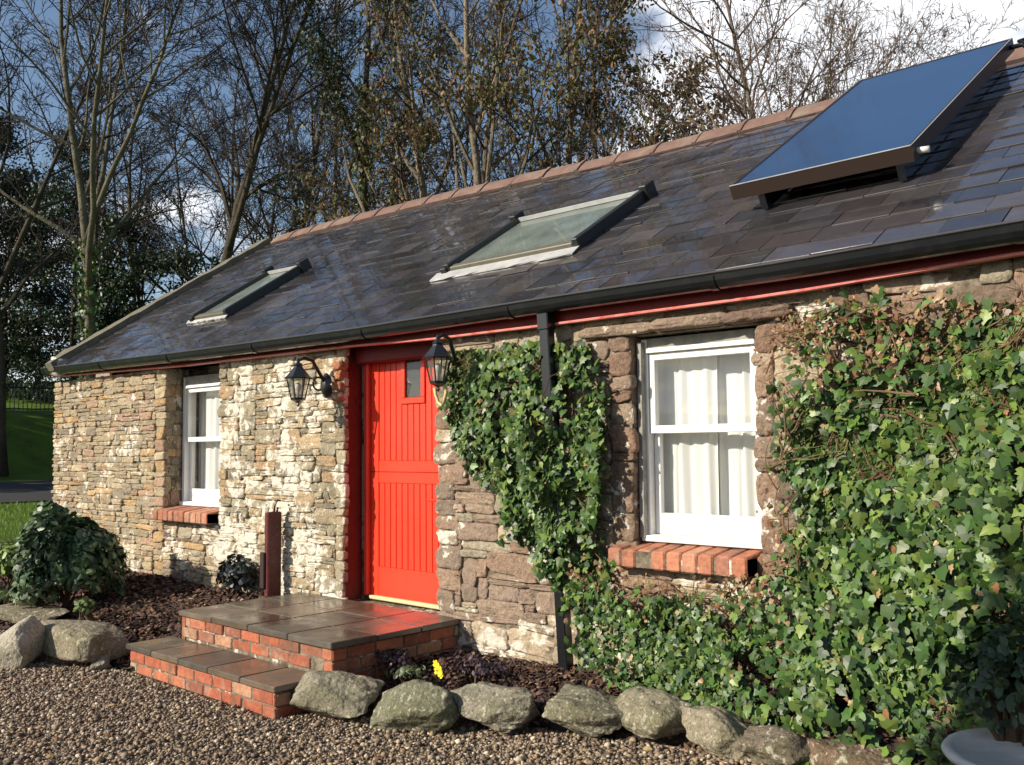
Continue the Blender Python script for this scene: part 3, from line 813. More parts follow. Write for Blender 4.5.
# windows -----------------------------------------------------------
def sash_window(op, fy, seed, curtain_span, label, hz=2.055, zm=1.586):
    """box-sash window in opening op = (x0, x1, z0, z1); fy = y of the outer frame"""
    x0, x1, z0, z1 = op
    fr = MB()
    fw = 0.045
    fr.box((x0, fy, z0), (x0 + fw, fy + 0.12, z1 - 0.004), bev=0.004)
    fr.box((x1 - fw, fy, z0), (x1, fy + 0.12, z1 - 0.004), bev=0.004)
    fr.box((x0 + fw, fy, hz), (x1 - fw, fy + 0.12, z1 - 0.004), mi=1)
    fr.box((x0 + fw, fy - 0.012, hz - 0.028), (x1 - fw, fy + 0.12, hz - 0.001), bev=0.003)
    fr.box((x0 + 0.002, fy - 0.03, z0 - 0.006), (x1 - 0.002, fy - 0.002, z0 + 0.028), bev=0.004)  # wooden sill
    fr.box((x0 + fw, fy, z0 + 0.002), (x1 - fw, fy + 0.12, z0 + 0.03))
    wo_ = fr.build('window', [M['white'], M['greypaint']], cottage); wo_.location = (6, 0, 0)
    wo_['label'] = label
    a, b = x0 + fw + 0.003, x1 - fw - 0.003
    st = 0.038
    for nm, za, zb, y, bot, top in (('lower_sash', z0 + 0.032, zm + 0.018, fy + 0.052, 0.12, 0.04), ('upper_sash', zm - 0.022, hz - 0.03, fy + 0.012, 0.045, 0.04)):
        sm_ = MB()
        sm_.box((a, y, za), (a + st, y + 0.036, zb), bev=0.003); sm_.box((b - st, y, za), (b, y + 0.036, zb), bev=0.003)
        sm_.box((a + st, y, za), (b - st, y + 0.036, za + bot), bev=0.003); sm_.box((a + st, y, zb - top), (b - st, y + 0.036, zb), bev=0.003)
        sm_.build(nm, M['white'], wo_)
        g = MB(); g.box((a + st, y + 0.016, za + bot), (b - st, y + 0.020, zb - top)); g.build('pane', M['glass'], wo_)
    # gathered net curtain
    rg = np.random.default_rng(seed)
    for (c0, c1) in curtain_span:
        cu = MB()
        nx, nz = 70, 10
        ph = np.cumsum(rg.uniform(0.25, 0.75, nx))
        vs = []
        for i in range(nx):
            for j in range(nz):
                t = j / (nz - 1)
                u_ = c0 + (c1 - c0) * i / (nx - 1)
                am = 0.017 * (0.5 + 0.5 * t) * (0.7 + 0.6 * math.sin(i * 0.21 + seed))
                vs.append((u_ + 0.008 * math.sin(ph[i] * 0.6 + t * 2), fy + (0.13 if c1 - c0 > 0.32 else 0.17) + (0.05 if c1 > -2.5 else 0) + am * math.sin(ph[i] + 0.5 * math.sin(t * 3)), 2.10 - t * (2.10 - z0 + 0.02)))
        fs = [(i * nz + j, i * nz + j + 1, (i + 1) * nz + j + 1, (i + 1) * nz + j) for i in range(nx - 1) for j in range(nz - 1)]
        cu.add(vs, fs)
        cu.build('curtain', M['curtain'], wo_, True)
    return wo_
lw = sash_window((LWIN[0], LWIN[1] + 0.0, LWIN[2], 2.22), 0.175, 4, [(-8.47, -7.72), (-8.685, -8.42)], 'narrow-looking sash window at the far left with one pale curtain', hz=2.13, zm=1.60)
bw = sash_window(BWIN, 0.085, 7, [(-3.155, -2.73), (-2.77, -2.36)], 'wide sash window with closed white net curtains', zm=1.585)
sl = sill('window_sill', -8.70, -7.69, 0.835, 0.965, 10, 2)
sl.build('window_sill', [M['brick'], M['mortar']], lw)
sl = sill('window_sill', -3.27, -2.385, 0.815, 0.95, 9, 3)
sl.build('window_sill', [M['brick'], M['mortar']], bw)
# white painted inner face of the big window's left reveal
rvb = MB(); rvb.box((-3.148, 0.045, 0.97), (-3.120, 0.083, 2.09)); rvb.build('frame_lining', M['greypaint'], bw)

# door --------------------------------------------------------------
dm = MB()
DX0, DX1, DY = -5.775, -4.86, 0.20
zb, zt = 0.375, 2.20
dm.box((DX0, DY + 0.02, zb), (DX1, DY + 0.06, 1.3125)); dm.box((DX0, DY + 0.02, 1.315), (DX1, DY + 0.06, zt))
nb = 11
def boards(z0, z1, skip=None):
    bwid = (DX1 - DX0 - 0.18) / nb
    for i in range(nb):
        a = DX0 + 0.09 + i * bwid
        if skip and a + bwid > skip[0] + 0.01 and a < skip[1] - 0.01:
            dm.box((a + 0.004, DY + 0.006, z0), (a + bwid - 0.004, DY + 0.0205, skip[2] - 0.05), bev=0.003)
            continue
        dm.box((a + 0.004, DY + 0.006, z0), (a + bwid - 0.004, DY + 0.0205, z1), bev=0.003)
def rail(x0, x1, z0, z1, y=0.0): dm.box((x0, DY + y, z0), (x1, DY + 0.0215, z1), bev=0.004)
LT = (-5.37, -5.195, 1.875, 2.18)
rail(DX0, DX0 + 0.088, zb, 1.3125); rail(DX1 - 0.088, DX1, zb, 1.3125)
rail(DX0, DX0 + 0.088, 1.315, zt); rail(DX1 - 0.088, DX1, 1.315, zt)
rail(DX0 + 0.088, DX1 - 0.088, zb, zb + 0.22); rail(DX0 + 0.088, DX1 - 0.088, 1.23, 1.3123, 0.003)
rail(DX0 + 0.088, DX1 - 0.088, 1.3152, 1.40, 0.003)
boards(zb + 0.22, 1.23); boards(1.40, zt, LT)
rail(LT[0] - 0.045, LT[1] + 0.045, LT[2] - 0.05, LT[2] - 0.004, -0.008)
rail(LT[0] - 0.045, LT[0] - 0.002, LT[2] - 0.004, zt, -0.008); rail(LT[1] + 0.002, LT[1] + 0.045, LT[2] - 0.004, zt, -0.008)
# frame: jambs and head
dm.box((DOOR[0] + 0.012, 0.165, 0.365), (DX0 - 0.006, 0.30, 2.215), bev=0.012)
dm.box((DX1 + 0.006, 0.165, 0.365), (DOOR[1] + 0.03, 0.30, 2.215), bev=0.012)
door = part(dm, 'door', M['red_paint'])
door['label'] = 'red tongue and groove stable door with a tiny window'
lp = MB(); lp.box((LT[0], DY + 0.006, LT[2]), (LT[1], DY + 0.010, LT[3] + 0.015)); lp.build('door_light', M['glass'], door)
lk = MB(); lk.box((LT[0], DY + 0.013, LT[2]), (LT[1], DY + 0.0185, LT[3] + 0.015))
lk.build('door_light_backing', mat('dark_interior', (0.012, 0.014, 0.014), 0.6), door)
th = MB(); th.box((DX0, 0.175, 0.345), (DX1 + 0.03, 0.29, 0.3745), bev=0.006); th.build('threshold', M['threshold'], door)
kn = MB()
kn.tube([(-4.955, 0.196, 1.12), (-4.955, 0.15, 1.12), (-4.985, 0.14, 1.12), (-5.05, 0.14, 1.118)], 0.008, 8)
kn.build('handle', M['red_paint'], door)
ln_ = MB(); ln_.box((DOOR[0] + 0.002, 0.09, 2.15), (DOOR[1] - 0.002, 0.44, 2.30), bev=0.008)
part(ln_, 'door_lintel', M['fascia_red'])

# skylights ---------------------------------------------------------
def skylight(xa, xb, sa, sb, h, flash, label, seed):
    P = lambda x, s_, hh: roofP(x, s_, hh)
    fr = MB()
    bw_ = 0.055
    def bx(mb, x0, x1, s0, s1, h0, h1, mi=0): mb.box((x0, s0, h0), (x1, s1, h1), T=P, mi=mi, bev=0.006)
    bx(fr, xa, xa + bw_, sa, sb, 0.005, h)
    bx(fr, xb - bw_, xb, sa, sb, 0.005, h)
    bx(fr, xa + bw_, xb - bw_, sb - bw_, sb, 0.005, h * 0.9)
    bx(fr, xa + bw_, xb - bw_, sa, sa + 0.07, 0.005, h * 0.75, 1)
    for x_ in (xa - 0.03, xb - 0.04): # hinge covers at the top corners
        bx(fr, x_, x_ + 0.07, sb - 0.10, sb + 0.03, 0.01, h + 0.03)
    bx(fr, xa - 0.035, xa + 0.03, sa - 0.02, sa + 0.05, 0.01, h * 0.8)
    o = fr.build('skylight', [M['skyframe'], M['skybar']], roof_o)
    o['label'] = label
    g = MB(); g.box((xa + bw_, sa + 0.07, h * 0.55), (xb - bw_, sb - bw_, h * 0.62), T=P)
    g.build('pane', M['roofglass'], roof_o)
    b = MB(); b.box((xa + bw_, sa + 0.07, 0.026), (xb - bw_, sb - bw_, 0.034), T=P); b.build('blind', mat('grey_blind', (0.20, 0.21, 0.20), 0.8), roof_o)
    tb = MB(); tb.box((xa + bw_, sb - 0.085, h * 0.66), (xb - bw_, sb - 0.068, h * 0.98), T=P); tb.build('top_bar', M['lead'], roof_o)
    if flash:
        f_ = MB()
        rg = np.random.default_rng(seed)
        n_ = 20
        vs = []
        for i in range(n_):
            x_ = xa - 0.10 + (xb - xa + 0.10) * i / (n_ - 1)
            vs += [P(x_, sa - flash + rg.normal(0, 0.008), 0.031), P(x_, sa + 0.005, 0.045), P(x_, sa + 0.005, 0.03), P(x_, sa - flash, 0.02)]
        fs = []
        for i in range(n_ - 1):
            for k in range(4): fs.append((i * 4 + k, i * 4 + 4 + k, i * 4 + 4 + (k + 1) % 4, i * 4 + (k + 1) % 4))
        f_.add(vs, fs); f_.build('flashing', M['lead'], roof_o)
skylight(-5.25, -3.93, 0.80, 1.84, 0.10, 0.10, 'wider skylight with pale flashing, nearer the solar panel', 1)
skylight(-8.92, -8.25, 0.68, 1.80, 0.10, 0.03, 'smaller skylight nearer the left gable', 2)

# ------------------------------------------------------------------ solar panel
sp = thing('solar_panel', 'tilted blue solar panel mounted on the slates at the right', 'solar panel')
PX0, PX1, PS0, PS1 = -2.755, -1.70, 0.84, 3.20
def spT(x, t, h):
    s_ = PS0 + (PS1 - PS0) * t
    base = 0.205
    return roofP(x, s_, base + h)
gl = MB(); gl.box((PX0 + 0.022, 0.009, -0.012), (PX1 - 0.022, 0.991, -0.004), T=spT); gl.build('absorber', M['collector'], sp)
fr = MB()
fr.box((PX0, 0, -0.085), (PX1, 0.009, 0.0), T=spT); fr.box((PX0, 0.991, -0.085), (PX1, 1, 0.0), T=spT)
fr.box((PX0, 0.0092, -0.085), (PX0 + 0.022, 0.9908, 0.0), T=spT); fr.box((PX1 - 0.022, 0.0092, -0.085), (PX1, 0.9908, 0.0), T=spT)
fr.box((PX0 + 0.023, 0.0095, -0.08), (PX1 - 0.023, 0.9905, -0.07), T=spT)
fr.build('frame', M['bronze'], sp)
tm = MB(); tm.box((PX0 + 0.002, -0.0012, 0.0008), (PX1 - 0.002, 0.004, 0.004), T=spT); tm.box((PX1 - 0.006, 0.0045, 0.0008), (PX1 - 0.001, 0.998, 0.003), T=spT)
tm.build('edge_trim', M['lead'], sp)
for x_ in (PX0 + 0.16, PX1 - 0.10):
    lg = MB()
    lg.box((x_, 0.0, -0.178), (x_ + 0.04, 0.985, -0.0855), T=lambda x, t, h: spT(x, t, h))
    lg.build('support_rail', M['black'], sp)
    lg = MB()
    lg.box((x_, 0.02, -0.19), (x_ + 0.035, 0.035, -0.086), T=spT); lg.build('bracket', M['iron'], sp)
pf = MB()
a = np.array(spT(PX1, 0.03, -0.05)); b = np.array(spT(PX1 + 0.06, 0.03, -0.055))
pf.tube([a, a + (b - a) * 0.5, b], 0.017, 12); pf.build('pipe_fitting', M['pipewhite'], sp, True)
pi = MB()
pi.tube([spT(PX1, 0.95, -0.04), spT(PX1 + 0.08, 0.95, -0.04), spT(PX1 + 0.12, 0.93, -0.07), spT(PX1 + 0.13, 0.87, -0.11)], 0.017, 10)
pi.tube([spT(PX1 + 0.13, 0.99, -0.02), spT(PX1 + 0.05, 0.97, -0.02), spT(PX1 + 0.18, 0.90, -0.06), spT(PX1 + 0.22, 0.80, -0.09)], 0.012, 10)
pi.build('pipe', M['black'], sp, True)

# ------------------------------------------------------------------ wall lanterns
def lantern(loc, wall_x, wall_z, label):
    t = thing('wall_lantern', label, 'lantern', loc, 'black coach lanterns beside the door')
    r = 0.085
    body = MB()
    k = 6
    body.lathe([(0.012, 0.0), (0.030, 0.012), (0.055, 0.022), (0.058, 0.036), (0.05, 0.040)], k=k)           # bottom cup
    for j in range(k):
        a = 2 * math.pi * j / k
        body.tube([(0.052 * math.cos(a), 0.052 * math.sin(a), 0.036), (r * math.cos(a), r * math.sin(a), 0.185)], 0.0055, 5)
    body.lathe([(0.004, -0.028), (0.013, -0.015), (0.007, 0.0)], k=8)
    body.lathe([(r + 0.014, 0.183), (r + 0.018, 0.193), (r + 0.004, 0.202), (0.036, 0.268), (0.032, 0.280), (0.040, 0.286), (0.026, 0.300), (0.012, 0.310), (0.014, 0.325), (0.003, 0.345)], k=k)
    body.build('cage', M['iron'], t)
    gm = MB(); gm.lathe([(0.046, 0.041), (0.076, 0.184)], k=k); gm.build('glass', M['lampglass'], t)
    bm_ = MB(); bm_.lathe([(0.012, 0.042), (0.012, 0.08), (0.022, 0.10), (0.026, 0.125), (0.016, 0.148), (0.004, 0.156)], k=10); bm_.build('bulb', M['pipewhite'], t, True)
    ar = MB()
    wy = -loc[1] - 0.03
    dx = wall_x - loc[0]
    dz = wall_z - loc[2]
    pts = [(0, 0, 0.32), (dx * 0.1, 0.05, 0.345), (dx * 0.35, wy * 0.5, 0.33), (dx * 0.7, wy * 0.85, dz + 0.06), (dx, wy, dz + 0.02)]
    ar.tube(pts, [0.010, 0.013, 0.014, 0.015, 0.018], 8)
    sc = [(dx * 0.6, wy * 0.72 + 0.05 * math.cos(a), dz + 0.01 + 0.05 * math.sin(a)) for a in np.linspace(0.4, 5.2, 14)]
    ar.tube(sc, 0.008, 6)
    ar.build('arm', M['iron'], t, True)
    bp = MB()
    bp.lathe([(0.062, 0.0), (0.062, 0.010), (0.045, 0.022), (0.042, 0.032), (0.015, 0.04)], k=20)
    me = bp.build('backplate', M['iron'], t, True)
    me.rotation_euler = (math.pi / 2, 0, 0); me.location = (dx, wy + 0.03 - 0.02, dz); me.scale = (1, 1.6, 1)
    return t
lantern((-6.03, -0.30, 1.845), -6.05, 1.99, 'black hexagonal lantern on the lichened stone left of the red door')
lantern((-4.47, -0.30, 1.885), -4.57, 2.01, 'black hexagonal lantern beside the ivy right of the red door')
rp = MB()
rp.tube([(-4.53, -0.275, 1.885), (-4.525, -0.27, 1.84), (-4.50, -0.27, 1.79), (-4.465, -0.27, 1.765), (-4.445, -0.27, 1.79), (-4.425, -0.27, 1.85), (-4.43, -0.27, 1.89), (-4.455, -0.285, 1.90)], 0.011, 8)
tag(rp.build('cord_loop', M['rope'], None, True), 'pale looped cord hanging under the lantern right of the door', 'cord')

# ------------------------------------------------------------------ doorstep
ds = thing('doorstep', 'two red brick steps topped with wet dark paving before the red door', 'steps', (-5.46, -0.6, 0))
rs = np.random.default_rng(9)
def dpart(mb, name, mats, smooth=False):
    o = mb.build(name, mats, ds, smooth); o.location = (5.46, 0.6, 0); return o
def bricks(x0, x1, y0, z0, courses, axis='x', side=1, bl=0.215, bh=0.068, off=0.0):
    """courses of bricks on a face; axis x -> face towards -y at y0, axis y -> face towards +x at x=y0"""
    for c in range(courses):
        u = x0 - (0.11 if (c + int(off)) % 2 else 0.0)
        while u < x1 - 0.005:
            a, b = max(u, x0), min(u + bl, x1)
            if b - a > 0.02:
                col = np.array([(0.40, 0.115, 0.06), (0.35, 0.10, 0.055), (0.44, 0.15, 0.08), (0.32, 0.12, 0.075), (0.42, 0.22, 0.13), (0.47, 0.35, 0.22)][rs.choice(6, p=[.26, .24, .2, .14, .11, .05])]) * rs.uniform(0.8, 1.15)
                j = rs.normal(0, 0.004)
                za, zb_ = z0 + c * (bh + 0.008), z0 + c * (bh + 0.008) + bh
                if axis == 'x': steps_b.box((a + 0.004, y0 + j, za), (b - 0.004, y0 + 0.09, zb_), (*col.tolist(), 1), bev=0.006)
                else: steps_b.box((y0 - 0.09, a + 0.004, za), (y0 + j, b - 0.004, zb_), (*col.tolist(), 1), bev=0.006)
            u += bl + 0.006
steps_b = MB()
# upper platform -6.36..-4.56, y -1.06..0 ; lower step y -1.40..-1.06
bricks(-6.34, -4.58, -1.05, 0.175, 2)
bricks(-1.05, -0.02, -4.58, 0.02, 4, axis='y')
bricks(-6.44, -4.65, -1.385, -0.03, 2, off=1)
bricks(-1.385, -1.06, -4.65, -0.03, 2, axis='y')
steps_b.box((-6.335, -1.042, -0.05), (-4.592, -0.02, 0.318), (1, 1, 1, 0), 1)
steps_b.box((-6.435, -1.377, -0.05), (-4.662, -1.045, 0.120), (1, 1, 1, 0), 1)
steps_b.box((-6.345, -1.05, -0.05), (-6.30, -0.02, 0.316), (0.3, 0.1, 0.06, 1), 0)
dpart(steps_b, 'brick_riser', [M['brick'], M['mortar']])
pv = MB()
TC = [(0.125, 0.105, 0.078), (0.145, 0.118, 0.085), (0.105, 0.09, 0.07), (0.13, 0.10, 0.07)]
def tiles(x0, x1, y0, y1, nx, ny, z0, z1):
    w, h = (x1 - x0) / nx, (y1 - y0) / ny
    for i in range(nx):
        for j in range(ny):
            c = np.array(TC[rs.integers(4)]) * rs.uniform(0.8, 1.2)
            dz = rs.normal(0, 0.0015)
            tx, ty = rs.normal(0, 0.004), rs.normal(0, 0.004)
            cx, cy = x0 + (i + .5) * w, y0 + (j + .5) * h
            pv.box((x0 + i * w + 0.003, y0 + j * h + 0.003, z0), (x0 + (i + 1) * w - 0.003, y0 + (j + 1) * h - 0.003, z1 + dz), (*c.tolist(), 1), bev=0.005,
                   T=lambda x, y, z: (x, y, z + (tx * (x - cx) + ty * (y - cy))))
tiles(-6.36, -4.56, -1.075, -0.01, 4, 3, 0.322, 0.36)
tiles(-6.46, -4.63, -1.41, -1.056, 5, 1, 0.128, 0.165)
dpart(pv, 'paving', M['paving'])

# ------------------------------------------------------------------ maroon post
po = thing('wooden_post', 'short square maroon post against the stone wall beside the doorstep', 'post', (-6.62, -0.13, 0.25))
pm = MB(); pm.box((-0.045, -0.05, 0.0), (0.010, 0.08, 0.74), bev=0.008); pm.build('shaft', M['post'], po)
pm = MB(); pm.box((-0.078, -0.07, 0.13), (-0.02, -0.0505, 0.42), bev=0.006)
pm.build('latch_box', mat('dark_latch', (0.03, 0.012, 0.012), 0.5), po)
pm = MB(); pm.tube([(0.0, 0.01, 0.73), (0.0, 0.02, 0.80), (0.01, 0.04, 0.835), (0.03, 0.05, 0.83)], 0.008, 6); pm.tube([(-0.02, 0.05, 0.73), (-0.02, 0.06, 0.775)], 0.010, 6); pm.build('hook', M['iron'], po, True)

# ------------------------------------------------------------------ rocks
def ico(sub):
    import bmesh
    bm = bmesh.new(); bmesh.ops.create_icosphere(bm, subdivisions=sub, radius=1)
    v = np.array([x.co[:] for x in bm.verts]); f = np.array([[q.index for q in p.verts] for p in bm.faces]); bm.free()
    return v, f
ICO4 = ico(5)
def vnoise(p, seed, sc):
    """cheap smooth noise: sum of sines"""
    rg = np.random.default_rng(seed)
    o = np.zeros(len(p))
    for k in range(7):
        d = rg.normal(0, 1, 3); d /= np.linalg.norm(d)
        fq = sc * rg.uniform(0.7, 1.6)
        o += np.sin(p @ d * fq + rg.uniform(0, 6.28)) / 2.6
    return o
def rock(loc, size, seed, label, col, rz=0.0, tilt=(0, 0), boxy=2.6, rough=0.10, name='boulder', group='stones edging the planting beds'):
    v, f = ICO4
    p = np.sign(v) * np.abs(v) ** (2 / boxy)
    p = p / (np.abs(p) ** boxy).sum(1)[:, None] ** (1 / boxy)
    # planar chips
    rg = np.random.default_rng(seed)
    for k in range(16 if boxy < 5.5 else 4):
        d = rg.normal(0, 1, 3); d /= np.linalg.norm(d)
        c = rg.uniform(0.66, 0.95) if boxy < 5.5 else rg.uniform(0.95, 1.2)
        t = p @ d
        over = np.maximum(t - c, 0)
        p = p - 0.93 * over[:, None] * d
    p = p * (1 + rough * vnoise(p, seed, 2.6)[:, None] + 0.40 * rough * vnoise(p, seed + 1, 8)[:, None] + 0.22 * rough * vnoise(p, seed + 2, 22)[:, None] + 0.10 * rough * vnoise(p, seed + 3, 55)[:, None])
    p = p * np.array(size) / 2 / np.abs(p).max(0)
    q = Matrix.Rotation(rz, 3, 'Z') @ Matrix.Rotation(tilt[0], 3, 'X') @ Matrix.Rotation(tilt[1], 3, 'Y')
    p = p @ np.array(q).T
    o = np_mesh(name, p, f, np.tile(np.array(col), (len(p), 1)), M['rock'])
    o.location = loc
    return tag(o, label, 'boulder' if name == 'boulder' else 'stone', group)
G1, G2, G3 = (0.23, 0.205, 0.145), (0.17, 0.155, 0.105), (0.25, 0.215, 0.15)
rock((-4.47, -1.13, 0.080), (0.63, 0.42, 0.29), 21, 'round-topped pale granite boulder touching the corner of the lower brick step', G1, 0.2, boxy=3.4)
rock((-3.97, -1.00, 0.070), (0.72, 0.40, 0.32), 22, 'boulder with a peaked top below the yellow flower', (0.155, 0.15, 0.10), 0.15, (0, -0.25), boxy=2.4)
rock((-3.46, -0.80, 0.130), (0.63, 0.36, 0.27), 23, 'flat-topped speckled boulder left of the downpipe foot', (0.20, 0.18, 0.135), -0.05, boxy=3.2)
rock((-3.01, -0.66, 0.180), (0.54, 0.34, 0.26), 24, 'squarish boulder right at the foot of the black downpipe', (0.16, 0.145, 0.10), 0.1, boxy=3.4)
rock((-2.61, -0.60, 0.200), (0.50, 0.32, 0.24), 25, 'rounded boulder just right of the downpipe, under the ivy edge', (0.20, 0.18, 0.12), -0.1, boxy=2.8)
rock((-2.23, -0.62, 0.185), (0.54, 0.30, 0.21), 26, 'smooth pale sloping boulder below the right end of the brick window sill', G3, -0.15, (0, 0.2), boxy=2.7)
rock((-1.97, -0.66, 0.19), (0.40, 0.28, 0.18), 27, 'small low dark stone half buried under the ivy', (0.15, 0.12, 0.085), 0.1, boxy=2.5)
rock((-1.68, -0.60, 0.20), (0.46, 0.26, 0.19), 28, 'low brown stone under the ivy nearest the planter', (0.15, 0.10, 0.065), 0.0, boxy=2.6)
rock((-7.00, -1.48, 0.135), (0.84, 0.40, 0.24), 31, 'long flat-topped granite block left of the lower step', G3, 0.06, boxy=7.0, rough=0.05)
rock((-7.16, -1.52, -0.01), (0.50, 0.34, 0.17), 32, 'brown sandstone lump wedged under the long granite block', (0.16, 0.085, 0.05), -0.1, boxy=3.0)
rock((-7.30, -1.86, 0.06), (0.60, 0.36, 0.30), 33, 'pale angular rock tipped on its edge at the left frame side', (0.40, 0.36, 0.28), 0.5, (0.4, -0.55), boxy=8.0, rough=0.04)
rock((-8.75, -1.25, 0.10), (1.2, 0.45, 0.14), 34, 'thin flat slab lying on the soil behind the tipped rock', (0.20, 0.17, 0.12), 0.05, boxy=4.5, rough=0.05)
rock((-11.6, -0.62, 0.30), (0.8, 0.35, 0.25), 35, 'low brown stone at the lawn edge behind the round bush', (0.20, 0.13, 0.09), 0.1)
rock((-6.62, -1.52, 0.02), (0.16, 0.14, 0.12), 36, 'tiny loose stone between the granite block and the brick step', (0.22, 0.2, 0.17), 0.3)

# ------------------------------------------------------------------ gravel pebbles, mulch
def pebbles(name, n, xr, yr, size, seed, pal, hfun, matl, flat=0.7, label=None, keep=None):
    rg = np.random.default_rng(seed)
    v0, f0 = ico(1)
    xy = np.stack([rg.uniform(*xr, n), rg.uniform(*yr, n)], 1)
    if keep is not None: xy = xy[keep(xy[:, 0], xy[:, 1])]
    n = len(xy)
    s = rg.uniform(size[0], size[1], n) * rg.choice([0.5, 0.85, 1.15, 1.7], n, p=[0.34, 0.36, 0.24, 0.06])
    sc = s[:, None] * np.stack([rg.uniform(0.8, 1.35, n), rg.uniform(0.7, 1.0, n), rg.uniform(0.45, 0.85, n) * flat / 0.7], 1)
    P = v0[None] * (1 + rg.normal(0, 0.10, (n, len(v0), 1))) * sc[:, None, :]
    # random tilt and turn
    a = rg.uniform(0, 6.28, n); b = rg.normal(0, 0.35, n)
    ca, sa, cb_, sb = np.cos(a), np.sin(a), np.cos(b), np.sin(b)
    x, y, z = P[..., 0], P[..., 1], P[..., 2]
    y, z = y * cb_[:, None] - z * sb[:, None], y * sb[:, None] + z * cb_[:, None]
    x, y = x * ca[:, None] - y * sa[:, None], x * sa[:, None] + y * ca[:, None]
    zb_ = hfun(xy[:, 0], xy[:, 1]) + rg.uniform(-0.2, 0.75, n) * s
    V = np.stack([x + xy[:, :1], y + xy[:, 1:], z + zb_[:, None]], -1).reshape(-1, 3)
    Fc = (f0[None] + (np.arange(n) * len(v0))[:, None, None]).reshape(-1, 3)
    pal = np.array(pal)
    c = pal[rg.integers(0, len(pal), n)] * rg.uniform(0.6, 1.25, (n, 1))
    C = np.repeat(c, len(v0), 0)
    return struct(np_mesh(name, V, Fc, C, matl, smooth=True), 'stuff')
PEB = [(0.30, 0.215, 0.13), (0.21, 0.15, 0.095), (0.40, 0.32, 0.22), (0.16, 0.115, 0.08), (0.24, 0.18, 0.13), (0.33, 0.24, 0.145), (0.19, 0.145, 0.115), (0.52, 0.44, 0.33), (0.12, 0.085, 0.06), (0.25, 0.165, 0.105)]
def keepg(x, y):
    step = (x > -6.46) & (x < -4.63) & (y > -1.41)
    bedl = (x < -6.3) & (y > -1.42)
    bedr = (x > -4.7) & (y > -0.66 - 0.40 * sstep(-3.2, -4.4, x))
    # what the yard in front of the camera can show
    dx, dy = x, y + 4.444
    return ~(step | bedl | bedr) & (dx < 1.5) & (dx ** 2 + dy ** 2 > 1.2)
pebbles('gravel_pebbles', 110000, (-9.6, -1.2), (-3.3, -0.5), (0.0068, 0.0122), 1, PEB, gz, M['pebble'], keep=keepg)
pebbles('gravel_pebbles', 14000, (-12, 3), (-9, -2.6), (0.012, 0.02), 2, PEB, gz, M['pebble'], keep=keepg)
MU = [(0.055, 0.028, 0.020), (0.085, 0.040, 0.026), (0.12, 0.06, 0.035), (0.065, 0.035, 0.032), (0.15, 0.085, 0.05), (0.035, 0.02, 0.016), (0.09, 0.05, 0.048), (0.20, 0.14, 0.09)]

# ------------------------------------------------------------------ leaves
IVY = np.array([(0, -0.04), (0.20, -0.14), (0.40, -0.08), (0.47, 0.10), (0.36, 0.28), (0.44, 0.46), (0.24, 0.56), (0.11, 0.78), (0.0, 0.95), (-0.11, 0.78), (-0.24, 0.56), (-0.44, 0.46), (-0.36, 0.28), (-0.47, 0.10), (-0.40, -0.08), (-0.20, -0.14)])
OVAL = np.array([(0, -0.5), (0.24, -0.22), (0.28, 0.1), (0.16, 0.34), (0, 0.5), (-0.16, 0.34), (-0.28, 0.1), (-0.24, -0.22)])
def leaf_cloud(name, pos, nrm, size, cols, shape, matl, parent, rng, spin=0.7, fold=0.16, down=None, curl=0.12):
    """pos (n,3), nrm (n,3) outward; leaf tip points along 'down' projected"""
    n = len(pos)
    nrm = nrm / (np.linalg.norm(nrm, axis=1)[:, None] + 1e-9)
    d = np.tile(np.array([0, 0, -1.0]), (n, 1)) if down is None else down
    d = d + rng.normal(0, spin, (n, 3))
    t = d - (d * nrm).sum(1)[:, None] * nrm
    t /= np.linalg.norm(t, axis=1)[:, None] + 1e-9
    b = np.cross(nrm, t)
    k = len(shape)
    ctr = shape.mean(0)
    sx = shape[:, 0][None] * (1 + rng.normal(0, 0.10, (n, k))); sy = (shape[:, 1] - ctr[1])[None] * (1 + rng.normal(0, 0.06, (n, k)))
    hz = -fold * np.abs(sx) * rng.uniform(-0.3, 1.6, (n, 1)) - curl * sy ** 2 * rng.uniform(0, 2, (n, 1)) + 0.02
    out = pos[:, None] + size[:, None, None] * (sx[..., None] * b[:, None] + sy[..., None] * t[:, None] + hz[..., None] * nrm[:, None])
    V = np.concatenate([pos[:, None] + 0.03 * size[:, None, None] * nrm[:, None], out], 1)
    idx = np.arange(k)
    tri = np.stack([np.zeros(k, int), idx + 1, (idx + 1) % k + 1], 1)
    Fc = (tri[None] + (np.arange(n) * (k + 1))[:, None, None]).reshape(-1, 3)
    C = np.repeat(cols, k + 1, 0)
    return np_mesh(name, V.reshape(-1, 3), Fc, C, matl, parent, smooth=False)
def litter(name, n, xr, yr, size, seed, hfun, xlim=None):
    rg = np.random.default_rng(seed)
    x = rg.uniform(*xr, n); y = rg.uniform(*yr, n)
    z = hfun(x, y) + rg.uniform(0.0, 0.03, n)
    if hfun is hright:
        k = y > -0.62 - 0.36 * sstep(-3.2, -4.4, x) + rg.normal(0, 0.03, n)
        x, y, z = x[k], y[k], z[k]; n = len(x)
    c = np.array(MU)[rg.integers(0, len(MU), n)] * rg.uniform(0.6, 1.4, (n, 1))
    nr = np.stack([rg.normal(0, 0.5, n), rg.normal(0, 0.5, n), np.ones(n)], 1)
    return struct(leaf_cloud(name, np.stack([x, y, z], 1), nr, rg.uniform(*size, n), c, OVAL, M['mulch'], None, rg, down=rg.normal(0, 1, (n, 3)), fold=0.5, curl=0.5), 'stuff')
litter('leaf_litter', 15000, (-12.0, -6.38), (-1.40, -0.03), (0.025, 0.07), 3, hleft)
